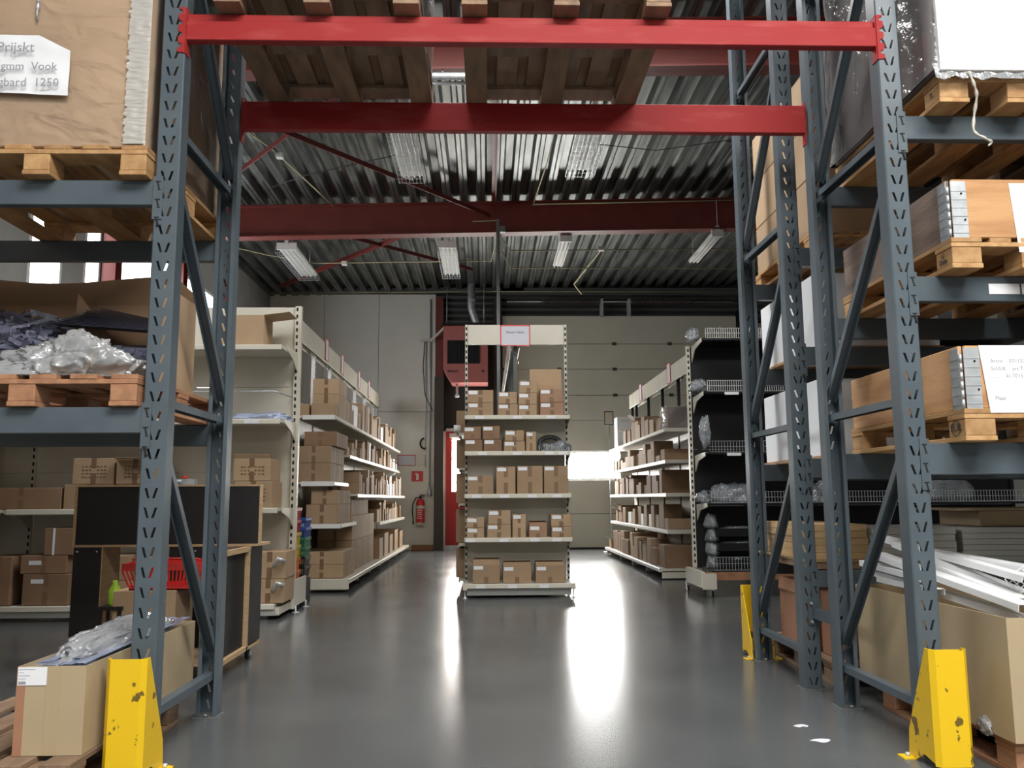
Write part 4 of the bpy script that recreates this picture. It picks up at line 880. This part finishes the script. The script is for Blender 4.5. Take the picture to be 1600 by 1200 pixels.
pb = carton(2.86, 17.25, 2.163, .44, .42, .62, 5, 'tall white printed carton at the far end of the top shelf before the garage door', tape=False)
text('ROLLER RAIL', .05, 'inkgrey', pb, (0, -.212, .54), FRONT)
ss = empty('sign_stand', (2.66, 18.35, 0), 'thin pole stand with a small blue-edged picture sign near the gate', 'sign stand')
part('pole', MB().tube([(0, 0, .03), (0, 0, 2.75)], .011, 8), 'galv', ss); part('base', MB().box(-.16, .16, -.16, .16, 0, .03), 'galv', ss)
part('sign_frame', MB().box(-.10, .10, -.012, .0, 2.72, 3.03), 'blackmetal', ss); part('picture', MB().box(-.08, .08, -.015, -.012, 2.745, 3.005), 'photo', ss)
# BR: black mesh shelving
bk = empty('mesh_shelving', (0,0,0), 'black-backed shelving with wire basket shelves standing on a castor base', 'shelving')
BY = 10.6; bx_ = [2.56, 3.9, 5.25, 6.6]
for i, x in enumerate(bx_): perforated_upright(bk, x, BY, .3, 3.06, 'y', 'cream' if i == 0 else 'blackmetal', w=.045, d=.05)
for i in range(3):
    for z0, z1 in ((.3, 1.05), (1.05, 1.75), (1.75, 2.45), (2.45, 3.05)): part('back_panel', MB().box(bx_[i]+.02, bx_[i+1]-.02, BY, BY+.012, z0+.002, z1-.002), 'black', bk)
for lev, (z, hh, gp) in enumerate(((3.07, .12, .027), (2.42, .13, .027), (1.69, .13, .036), (1.09, .13, .036), (.31, .15, .036))):
    mb = MB(); x = 2.66
    while x < 6.6: mb.box(x-.0022, x+.0022, 10.072, 10.077, z, z+hh); x += gp
    for zz in (z, z+hh*.5, z+hh): mb.box(2.66, 6.6, 10.066, 10.072, zz-.002, zz+.002)
    for yy in (10.2, 10.35, 10.5): mb.box(2.64, 6.6, yy-.002, yy+.002, z, z+.005)
    w_ = part('wire_basket_front', mb, 'galv' if lev > 1 else 'white', bk); 
    part('shelf_tray', MB().box(2.63, 6.6, 10.06, 10.58, z-.03, z-.002), 'blackmetal', bk)
    if lev != 4: part('bracket', MB().prism([(BY-.03, z-.02), (10.08, z+.0), (10.08, z-.05), (BY-.2, z-.09), (BY-.03, z-.22)], 'x', 2.60, 2.61), 'cream', bk)
    part('price_tag', MB().box(2.86, 3.03, 10.055, 10.06, z-.045, z-.01), 'paper', bk) if lev in (1, 2) else None
part('base_frame', MB().box(2.50, 6.6, 10.03, 10.06, .20, .29), 'woodred', bk); part('base_side', MB().box(2.48, 2.53, 10.0, 10.75, .12, .30), 'cream', bk); part('base_side', MB().box(2.50, 2.66, 9.98, 10.02, .10, .28), 'cream', bk)
for x, y in ((2.62, 10.05), (2.50, 10.75), (4.4, 10.05), (6.4, 10.1)):
    cs = part('castor', MB().box(x-.02, x+.02, y-.03, y+.03, .08, .13).box(x-.02, x-.016, y-.02, y+.02, .03, .08).box(x+.016, x+.02, y-.02, y+.02, .03, .08), 'galv', bk)
    part('wheel', MB().tube([(x-.012, y, .045), (x+.012, y, .045)], .044, 12), 'blackmetal', cs)
for i, (x, y, z, sx, sy, sz, sd, lb) in enumerate(((2.57, 10.35, 3.09, .07, .10, .13, 41, 'clear crumpled bag on the topmost wire shelf end'), (2.62, 10.3, 2.44, .12, .14, .12, 42, 'clear bag with chrome pieces on the second wire shelf end'),
        (3.05, 10.35, 1.10, .30, .14, .18, 43, 'loose clear bags heaped on the fourth wire shelf'), (2.62, 10.3, 1.10, .08, .12, .10, 44, 'twist of clear film at the end of the fourth wire shelf'),
        (4.15, 10.35, 1.10, .16, .12, .26, 45, 'clear bag seen between the rear rack posts'), (5.45, 10.35, 1.10, .42, .14, .34, 46, 'large shiny clear bag behind the grey board stack'))):
    tag(link('plastic_bag', crumple(sx, sy, sz, sd, 'plastic_bag', 'bagclear', 4, .4), None, (x, y, z)), lb, 'bag', 'clear bags on the wire shelves')
hb_ = tag(link('hanging_bag', crumple(.06, .06, .17, 47, 'hanging_bag', 'bagclear', 5, .35, False), None, (2.60, 10.02, 1.92)), 'clear bag hanging beside the perforated end upright', 'bag')
for i in range(3):
    z = [.70, .53, .46][i] if 0 else (.36, .55, .72)[i]
    e = empty('plastic_tray', (3.0, 10.28, z-.03+.0), 'film-covered dark tray, %s of three low on the wire shelving' % ['lowest', 'middle', 'topmost'][i], 'tray', 'film-covered trays')
    mb = MB(); ring(mb, .27, .18, 0, .10, .008); mb.box(-.27, .27, -.18, .18, 0, .006); part('tray_body', mb, 'blackmetal', e); link('film_cover', crumple(.25, .17, .05, 60+i, 'film_cover', 'bagclear', 3, .3), e, (0, 0, .06))
for k in range(2):
    st = empty('clear_box_stack', (2.66+.0, 10.28, .31), 'tall shiny stack of clear plastic boxes beside the end upright', 'box') if k == 0 else None
    if st:
        for j in range(4): link('clear_box', crumple(.075, .13, .14, 70+j, 'clear_box', 'bagclear', 3, .25), st, (.04, 0, .02+.155*j))

# ------------------------------------------------------------------ right rack loads
def collar(x0, y0, z, w, l, h, mfront, mside, label, rnd=0):
    e = empty('pallet_collar', (x0, y0, z), label, 'crate', 'hinged wooden pallet collars'); t = .02
    part('front_board', MB().box(.02, w-.02, 0, t, 0, h), mfront, e, .003); part('back_board', MB().box(.02, w-.02, l-t, l, 0, h), mside, e, .003)
    part('side_board', MB().box(0, t, .02, l-.02, 0, h), mside, e, .003); part('side_board', MB().box(w-t, w, .02, l-.02, 0, h), mside, e, .003)
    hg = part('hinge', MB().box(.012, .085, -.004, .0, -.03, h-.01).box(-.004, 0, .012, .085, -.03, h-.01), 'galv', e, .0008)
    kb = MB()
    for k in range(6): zz = .02+k*(h-.04)/6; kb.tube([(-.004, -.004, zz-.016), (-.004, -.004, zz+.020)], .007, 8); kb.box(.012, .085, -.006, -.004, zz, zz+.003).box(-.006, -.004, .012, .085, zz, zz+.003)
    part('hinge_knuckles', kb, 'galv', hg); part('rivet', MB().tube([(.06, -.008, h*.75), (.06, -.002, h*.75)], .005, 6).tube([(.07, -.008, h*.3), (.07, -.002, h*.3)], .005, 6), 'blackmetal', hg)
    return e
k2 = collar(2.155, 3.755, 2.338, .79, 1.19, .282, 'collar', 'collarold', 'hinged wooden collar with orange front and greyed side on the upper bright pallet')
part('filling_board', MB().box(.03, .76, .03, 1.16, .0, .25), 'kraft2', k2)
part('paper_sheet', MB().prism([(.315, -.07), (.7, -.07), (.7, .262), (.29, .262)], 'y', -.004, -.002), 'paper', k2)
k1 = collar(2.155, 3.755, 1.542, .79, 1.19, .288, 'collar', 'collar', 'hinged orange wooden collar with a large printed white sheet in front')
part('filling_board', MB().box(.03, .76, .03, 1.16, .0, .25), 'kraft2', k1)
ws = part('paper_sheet', MB().prism([(.115, -.02), (.62, -.02), (.62, .288), (.082, .288)], 'y', -.008, -.006), 'paper', k1)
for body, x, z in (('Artnr.   0311570', .13, .215), ('SchS/K.   art.Teg', .13, .180), ('......     kl 7015', .13, .147), ('Maar', .14, .045)): text(body, .026, 'inkgrey', ws, (x, -.0085, z), FRONT, align='LEFT')
wl_ = carton(2.56, 4.32, 3.147, .86, 1.16, 1.1, 6, 'tall load wrapped in white stretch film on the orange pallet', tape=False)
shell(wl_, .86, 1.16, 1.1, 'wrapgrey', seed=5, amp=.015)
part('lit_white_film', MB().box(-.425, .435, -.622, -.600, -.012, 1.1), 'whitebox', wl_, .002)  # front film in solid white: its blown-out light is put into the colour
part('red_print', MB().box(-.432, -.4305, -.52, -.36, .05, .24), 'brightred', wl_)
part('skirt_film', MB().add([(-.45+.9*i/20, -.60-.006*(i % 2), .03) for i in range(21)]+[(-.45+.9*i/20, -.612-.01*((i+1) % 2), -.05-.018*noise.noise(Vector((i*.7, 0, 0)))) for i in range(21)], [(i, i+1, 22+i, 21+i) for i in range(20)], 0, True), 'film', wl_)
def smooth(p, k=6):
    p = [Vector(a) for a in p]; q = [p[0]]+p+[p[-1]]; out = []
    for i in range(1, len(q)-2):
        for j in range(k):
            t = j/k; a, b, c_, d_ = q[i-1], q[i], q[i+1], q[i+2]
            out.append(.5*((2*b)+(c_-a)*t+(2*a-5*b+4*c_-d_)*t*t+(3*b-a-3*c_+d_)*t**3))
    return out+[p[-1]]
p = [W(1514, 112, 3.70), W(1521, 130, 3.70), W(1526, 150, 3.72), W(1522, 180, 3.74), W(1522, 205, 3.74), W(1537, 215, 3.73), W(1549, 222, 3.73), W(1544, 228, 3.73)]
tag(link('film_rope', MB().tube(smooth(p), [.007+.002*sin(k*1.3)-(.003 if k > 38 else 0) for k in range(43)], 7).mesh('film_rope', 'rope')), 'twisted film tail hanging from the white wrapped load over the beam', 'rope')
# large carton of white profiles
lcx = empty('large_carton', (2.16, 3.58, .146), 'large sandy open carton full of white profiles behind the yellow guard', 'box')
part('body', MB().box(0, .006, .006, 1.454, 0, .50).box(.8, .806, .006, 1.454, 0, .5).box(0, .806, 0, .006, 0, .5).box(0, .806, 1.454, 1.46, 0, .5).box(.006, .8, .006, 1.454, 0, .3), 'kraft4', lcx)
part('film_tuft', crumple and MB().box(.0, .001, 0, .001, 0, .001), 'film', lcx) if 0 else None
link('torn_film', crumple(.012, .05, .035, 81, 'torn_film', 'film', 4, .4, False), lcx, (-.008, .20, .02))
prof = [((1322, 893, 4.9), (1602, 968, 3.75), .05), ((1322, 880, 5.0), (1440, 905, 4.3), .05), ((1340, 868, 4.8), (1604, 950, 3.70), .075), ((1382, 842, 4.9), (1605, 905, 3.8), .05), ((1400, 850, 4.7), (1604, 930, 3.9), .055),
        ((1330, 905, 4.8), (1470, 925, 4.2), .04), ((1440, 860, 4.6), (1610, 890, 3.9), .06), ((1350, 885, 4.95), (1500, 900, 4.4), .04), ((1450, 880, 4.5), (1600, 940, 3.8), .06)]
for i, (a, b, w) in enumerate(prof):
    q0 = W(*a); q1 = W(*b); q0.x = max(q0.x, 2.20); q1.x = max(q1.x, 2.20)
    o = tag(link('white_profile', MB().channel(q0, q1, w, .03, .004, (0, 0, 1)).mesh('white_profile', 'whiteprofile')), 'long white channel profile lying in the large carton, %s from the rear rack side' % nth(i), 'profile', 'white profiles in the large carton')
wg = empty('wire_grid', (0,0,0), 'white wire basket grid resting on the white profiles', 'wire basket')
mb = MB(); o0 = W(1570, 905, 3.9)
for k in range(7): mb.tube([o0+Vector((.02*k, 0, .012*k)), o0+Vector((.02*k+.10, 0, .012*k-.10))], .002, 4).tube([o0+Vector((.017*k, .0, -.017*k)), o0+Vector((.017*k+.12, 0, -.017*k+.075))], .002, 4)
part('wires', mb, 'whiteprofile', wg)
# rear rack loads
for k in range(3): carton(2.56, 5.98, 2.897+k*.375, .80, 1.08, .372, 1, 'tan carton, %s of three stacked in the rear rack under the roof' % ('lowest', 'middle', 'topmost')[k], tape=False, group='tan cartons high in the rear rack')
for z, h, zz in ((2.102, .018, 0), (1.392, .018, 1)):
    tag(link('orange_board', MB().box(0, .84, 0, 1.16, 0, h).mesh('orange_board', 'collar')), 'thin orange board under the %s white box in the rear rack' % ('higher', 'lower')[zz], 'board').location = (2.14, 5.36, z)
carton(2.56, 5.94, 2.122, .80, 1.12, .49, 5, 'big plain white box on the higher level of the rear rack', tape=False); carton(2.56, 5.96, 1.412, .80, 1.12, .50, 5, 'big plain white box on the lower level of the rear rack', tape=False)
part('end_board', MB().box(-.42, .40, .56, .575, -.02, .50), 'plank', bpy.data.objects.get('carton')) if 0 else None
# boards at low level of rear rack
def board_stack(x0, x1, y0, y1, z, n, th, m, name, lab, cat):
    for k in range(n): tag(link(name, MB().box(0, x1-x0-.0, 0, y1-y0, 0, th-.002).mesh(name, m, .001), None, (x0+random.uniform(-.006, .006), y0, z+k*th)), lab % ('lowest' if k == 0 else nth(k)+' above the lowest'), cat, lab.split(',')[0]+'s in a stack')
board_stack(3.02, 4.6, 5.4, 6.15, .702, 7, .036, 'greypanel', 'grey_board', 'grey faced board, %s in the long stack behind the white profiles', 'board')
board_stack(2.44, 2.98, 5.40, 6.1, .702, 6, .042, 'greypanel', 'grey_board', 'short grey faced board, %s in the stack between the rack posts', 'board')
board_stack(2.06, 2.42, 5.42, 6.3, .76, 5, .044, 'plank', 'pale_plank', 'pale wooden plank, %s in the bundle in the rear rack', 'plank')
tag(link('wooden_tray', MB().box(-.15, .36, -.05, .95, 0, .014).mesh('wooden_tray', 'ply')), 'thin plywood sheet under the pale planks', 'board').location = (2.17, 5.44, .745)
tag(link('support_batten', MB().box(0, .4, 0, .9, 0, .042).mesh('support_batten', 'woodold')), 'dark batten under the plywood sheet', 'batten').location = (2.03, 5.40, .702)
carton(3.9, 5.75, .956, 1.4, .5, .10, 4, 'flat wide sandy carton lying on the long grey board stack', tape=False)
tag(link('hardboard_sheet', MB().box(0, 1.6, 0, .6, 0, .015).mesh('hardboard_sheet', 'kraft4')), 'thin hardboard sheet on the flat sandy carton', 'board').location = (3.02, 5.45, 1.058)
carton(2.22, 5.92, .146, .30, .36, .45, 3, 'upright orange-brown carton on the floor pallet of the rear rack', tape=False, flaps=(('-x', -1.45, .08),))
carton(2.30, 5.56, .146, .22, .22, .40, 3, 'second orange-brown carton behind the row spacer', tape=False)
for k in range(5): tag(link('grey_offcut', MB().box(0, .5, 0, .22, 0, .026).mesh('grey_offcut', 'greypanel', .001), None, (2.46, 5.40, .146+k*.028)), 'short grey offcut near the floor of the rear rack, %s of five' % nth(k), 'board', 'short grey offcuts')
# loads on the overhead pallets
c = carton(-.81, 4.42, 3.659, .94, 1.14, .9, 2, 'film-wrapped dark carton on the overhead pallet nearer the handwritten note', tape=False); shell(c, .94, 1.14, .9, 'wrapgrey', seed=12, z=-.10)
c = carton(.395, 4.42, 3.659, .98, 1.14, .9, 2, 'dark carton on the overhead pallet above mid aisle', tape=False)

# ------------------------------------------------------------------ wall and ceiling items
ht = empty('unit_heater', (0,0,0), 'faded red gas unit heater hanging beside the red door column', 'heater')
part('casing', MB().prism([(-.96, 4.05), (-.90, 3.95), (-.78, 3.74), (.04, 3.74), (.04, 5.04), (-.96, 5.04)], 'y', 18.9, 19.55), 'heater', ht, .01)
part('grille_opening', MB().box(-.87, -.15, 18.885, 18.905, 4.17, 4.70), 'slot', ht)
gm = MB()
for k in range(12): xx = -.85+.063*k; gm.box(xx, xx+.012, 18.87, 18.89, 4.19, 4.68)
part('grille_vanes', gm, 'blackmetal', ht)
text('Reznor', .085, 'ink', ht, (-.74, 18.885, 4.0), FRONT, bold=True); part('badge', MB().box(-.10, -.04, 18.885, 18.9, 3.975, 4.02), 'ink', ht)
part('gas_stub', MB().lathe([(.045, -.3), (.06, -.27), (.03, -.22), (.03, .0)], (-.66, 19.15, 3.74), 10), 'galv', ht)
for x in (-.9, -.05): part('hanger_rod', MB().tube([(x, 19.2, 5.04), (x, 19.2, 6.1)], .008, 5), 'galv', ht)
part('support_frame', MB().box(-1.0, .1, 18.88, 18.94, 5.05, 5.10), 'blackmetal', ht)
tag(link('flue_pipe', MB().tube([(-.34, 19.25, 6.12), (-.34, 19.25, 5.5), (-.25, 19.25, 5.25), (-.22, 19.25, 5.05)], .085, 12).tube([(-.34, 19.25, 5.7), (-.34, 19.25, 5.72)], .095, 12).mesh('flue_pipe', 'galv')), 'silver flue pipe rising from the red heater to the roof', 'pipe')
fe = empty('fire_extinguisher', (-1.52, YB-.13, .58), 'red fire extinguisher with black hose hanging on the white wall', 'fire extinguisher')
part('cylinder', MB().lathe([(.09, .02), (.10, .05), (.10, .50), (.07, .57), (.025, .60)], (0,0,0), 18), 'brightred', fe); part('foot_ring', MB().lathe([(.10, -.02), (.10, .05)], (0,0,0), 18), 'cream', fe)
part('valve', MB().lathe([(.025, .6), (.025, .65)], (0,0,0), 8).box(-.02, .10, -.012, .012, .64, .66).box(-.02, .12, -.012, .012, .67, .685), 'blackmetal', fe)
part('hose', MB().tube([(-.02, -.02, .62), (-.10, -.03, .61), (-.17, -.03, .48), (-.18, -.03, .3), (-.16, -.03, .1), (-.16, -.03, .02)], [.013]*5+[.024], 8), 'blackmetal', fe)
part('printed_label', MB().lathe([(.1012, .36), (.1012, .43)], (0,0,0), 18), 'cream', fe)
for k in range(5): part('print_line', MB().box(-.07, .05-.02*(k % 2), -.104, -.099, .32-.045*k, .335-.045*k), 'papergrey', fe)
text('BRAND', .05, 'brightred', fe, (0, -.104, .36), FRONT) if 0 else None
fs = tag(link('fire_sign', MB().box(-.135, .135, 0, .01, -.12, .12).mesh('fire_sign', 'brightred')), 'square red fire extinguisher pictogram sign above the extinguisher', 'sign'); fs.location = (-1.605, YB-.015, 1.69)
part('pictogram', MB().box(-.03, .03, -.004, 0, -.085, .045).box(-.018, .018, -.004, 0, .045, .065).box(-.05, .0, -.004, 0, .06, .075).prism([(-.055, .03), (-.04, .03), (-.03, .07), (-.045, .07)], 'y', -.004, 0), 'paper', fs)
ns = redsign(None, (-1.86, YB-.012, 2.06), .42, .25, '-y', name='wall_notice'); tag(ns, 'red-framed paper notice on the white wall left of nothing but the conduits' if 0 else 'thin red-framed paper notice on the white wall above the fire sign', 'sign')
tag(link('wood_block', MB().box(-.24, .24, -.09, .09, 0, .12).mesh('wood_block', 'woodred', .006)), 'brown wood block on the floor under the fire extinguisher', 'wood block').location = (-1.47, YB-.14, .0)
cd = empty('wall_conduits', (0,0,0), 'vertical grey conduits with sockets on the white wall beside the brown column', 'conduit')
part('conduit', MB().tube([(-1.32, YB-.03, 1.35), (-1.32, YB-.03, 5.9)], .02, 6), 'galv', cd); part('conduit', MB().tube([(-1.42, YB-.03, 1.9), (-1.42, YB-.03, 4.9)], .012, 6), 'galv', cd)
part('cable', MB().tube([(-1.45, YB-.05, 4.9), (-1.49, YB-.06, 4.3), (-1.44, YB-.06, 3.6), (-1.25, YB-.3, 3.2)], .01, 5), 'blackmetal', cd)
part('cable_loop', MB().tube([(-1.45+.09*cos(t*pi/8), YB-.06, 2.45+.12*sin(t*pi/8)) for t in range(4, 14)], .022, 6), 'blackmetal', cd)
part('socket', MB().box(-1.5, -1.4, YB-.06, YB, 2.18, 2.28).box(-1.58, -1.45, YB-.06, YB, 1.95, 2.08), 'panelwhite', cd); part('stub', MB().lathe([(.06, -.12), (.05, 0), (.02, .1)], (-1.32, YB-.08, 1.35), 10), 'galv', cd)
part('top_bar', MB().box(-1.56, -1.2, YB-.12, YB-.05, 4.86, 4.92), 'cream', cd); part('angled_bar', MB().bar((-1.3, YB-.3, 4.85), (-.95, 19.2, 5.05), .03, .05), 'cream', cd)
tag(link('power_pole', MB().box(-.026, .026, -.03, .03, 2.32, 5.72).box(.032, .12, -.04, .04, 5.5, 5.6).box(-.008, .008, -.04, -.03, 2.32, 5.72).mesh('power_pole', 'polegrey')), 'galvanised power pole dropping from the roof girder behind the hanging sign', 'pole').location = (.20, 13.55, 0)
# cables and trays
def cable(pts, label, r=.008, m='cable', cat='cable', name='ceiling_cable'): tag(link(name, MB().tube(pts, r, 5).mesh(name, m)), label, cat, 'ceiling cables')
cable([(-5.0, 14.2, 5.6), (-3.9, 14.9, 5.5), (-3.2, 15.6, 5.55), (.10, 15.6, 5.6), (.2, 13.6, 5.5)], 'thin cable running past the two caged lamps to the power pole', .012)
cable([(.2, 13.6, 5.5), (.45, 15.0, 5.62), (7, 15.2, 5.76)], 'thin cable stretched from the power pole across the bare lamps', .012)
cable([(.2, 13.6, 5.3), (.45, 15.0, 5.3), (7, 15.4, 5.4)], 'lower thin cable stretched from the power pole toward the racks', .012)
cable([(-.9, 14.6, 5.86), (-.85, 14.1, 5.84), (.2, 13.6, 5.72)], 'yellow cable looping from the lamp over the mid aisle to the power pole', .011)
cable([(-3.3, 10.0, 5.92), (-2.9, 11.2, 5.9), (-2.5, 13.6, 5.95)], 'yellow cable with junction box under the corrugated roof', .012)
cable([(-3.4, 12.6, 5.85), (-2.6, 11.9, 5.82), (-1.2, 11.1, 5.8)], 'thin black cable drooping along the red brace to a caged lamp', .006, 'blackmetal')
cable([(1.4, 10.8, 5.85), (2.3, 10.9, 5.8), (3.2, 10.8, 5.9), (4.2, 11, 5.95)], 'thin black cable clipped across the roof sheets to the rear rack', .006, 'blackmetal')
cable([(.9, 9.7, 5.75), (.85, 11.2, 5.75), (.78, 13.5, 5.95)], 'yellow cable along the caged lamp nearer the rear rack', .011)
cable([(.8, 13.66, 6.02), (4.9, 13.66, 6.13)], 'pale cable clipped along the top of the roof girder', .012)
cable([(XL+.1, 19.7, 5.98), (.3, 19.6, 6.0), (6, 19.6, 6.0)], 'pale cable along the eaves rail over the gate', .012)
for i, p in enumerate(((-2.85, 11.35, 5.88), (-2.65, 15.6, 5.55), (2.1, 15.0, 5.66))): tag(link('junction_box', MB().cbox((0,0,0), (.10, .10, .07)).mesh('junction_box', 'lampwhite', .006)), ('small pale junction box under the near roof bay', 'small pale junction box on the cable past the caged lamp', 'small pale junction box between the two bare lamps')[i], 'junction box').location = p
tag(link('chrome_tube', MB().tube([tuple(W(640, 119, 8.05)), tuple(W(745, 119, 8.05))], .035, 12).tube([tuple(W(660, 130, 8.12)), tuple(W(740, 130, 8.12))], .02, 8).bar(tuple(W(690, 119, 8.05)), (W(690, 119, 8.05).x, 8.30, 5.545), .02, .01).bar(tuple(W(735, 119, 8.05)), (W(735, 119, 8.05).x, 8.30, 5.55), .02, .01).mesh('chrome_tube', 'galv')), 'short bright steel tube seen between the two overhead pallets', 'tube')
tag(link('cable_strut', MB().bar((2.1, 15.0, 5.65), (1.85, 17.4, 5.62), .02, .03).bar((1.85, 17.4, 5.62), (2.1, 18.2, 5.6), .02, .03).mesh('cable_strut', 'cable')), 'crooked yellow cable stay between the two bare lamps', 'cable')
def lamp(x, y, z, L, w, rz, caged, label, n=4):
    e = empty('strip_light', (x, y, z), label, 'lamp', 'unlit strip lights', rz)
    part('housing', MB().prism([(-w/2, 0), (w/2, 0), (w/2-.03, .07), (-w/2+.03, .07)], 'y', -L/2, L/2), 'lampwhite', e, .003)
    for k in range(n): xx = -w/2+w*(k+.5)/n; part('tube', MB().tube([(xx, -L/2+.02, -.022), (xx, L/2-.02, -.022)], .013, 8), 'tube', e)
    part('end_cap', MB().box(-w/2, w/2, -L/2-.01, -L/2+.03, -.05, .075), 'lampwhite', e)
    part('hanger', MB().box(-.03, .03, -L/2-.02, -L/2, .03, .14).tube([(0, -L/2, .1), (0, -L/2, roofz(x)-z)], .006, 5).tube([(0, L/2, .05), (0, L/2, roofz(x)-z)], .006, 5), 'lampwhite', e)
    if caged:
        mb = MB(); h = .10
        for k in range(13): y0 = -L/2+L*k/12; mb.box(-w/2-.02, w/2+.02, y0-.002, y0+.002, -h-.002, -h+.002).box(-w/2-.022, -w/2-.018, y0-.002, y0+.002, -h, .02).box(w/2+.018, w/2+.022, y0-.002, y0+.002, -h, .02)
        for k in range(8): x0 = -w/2-.02+(w+.04)*k/7; mb.box(x0-.002, x0+.002, -L/2, L/2, -h-.002, -h+.002)
        part('wire_guard', mb, 'galv', e)
lamp(-3.45, 15.35, 5.5, 1.9, .34, .0, True, 'unlit caged strip light hanging closest to the daylit windows')
lamp(-.67, 15.2, 5.5, 1.9, .30, 0, True, 'unlit caged strip light hanging just before the flue pipe')
lamp(1.36, 14.8, 5.52, 1.7, .20, 0, False, 'unlit bare twin strip light above the mid-floor shelf unit', 3)
lamp(3.9, 14.6, 5.55, 1.7, .20, 0, False, 'unlit bare twin strip light nearer the rear rack', 3)
lamp(-1.0, 10.2, 5.5, 1.8, .30, 0, True, 'unlit caged strip light in the near roof bay, beside the crossing red braces')
lamp(1.25, 10.0, 5.5, 1.7, .34, 0, True, 'unlit caged strip light in the near roof bay, beside the yellow cable')
# floor marks
for i, (px, py) in enumerate(((1251, 1134), (1283, 1157))):
    d = fw+rt*((px-800)/FPX)-up*((py-600)/FPX); t = -CH/d.z; p = Vector((0,0,CH))+d*t
    pts = [(p.x+.04*cos(a*pi/5)*(1+1.3*noise.noise(Vector((a*1.7, i, .3)))), p.y+.03*sin(a*pi/5)*(1+1.2*noise.noise(Vector((a*2.3, i, .8))))) for a in range(10)]
    tag(link('floor_scuff', MB().prism(pts, 'z', 0.0002, .0012).mesh('floor_scuff', 'papergrey')), 'small white scuff on the floor, %s the rack foot' % ('closer to', 'farther from')[i], 'mark')
bpy.context.view_layer.update()
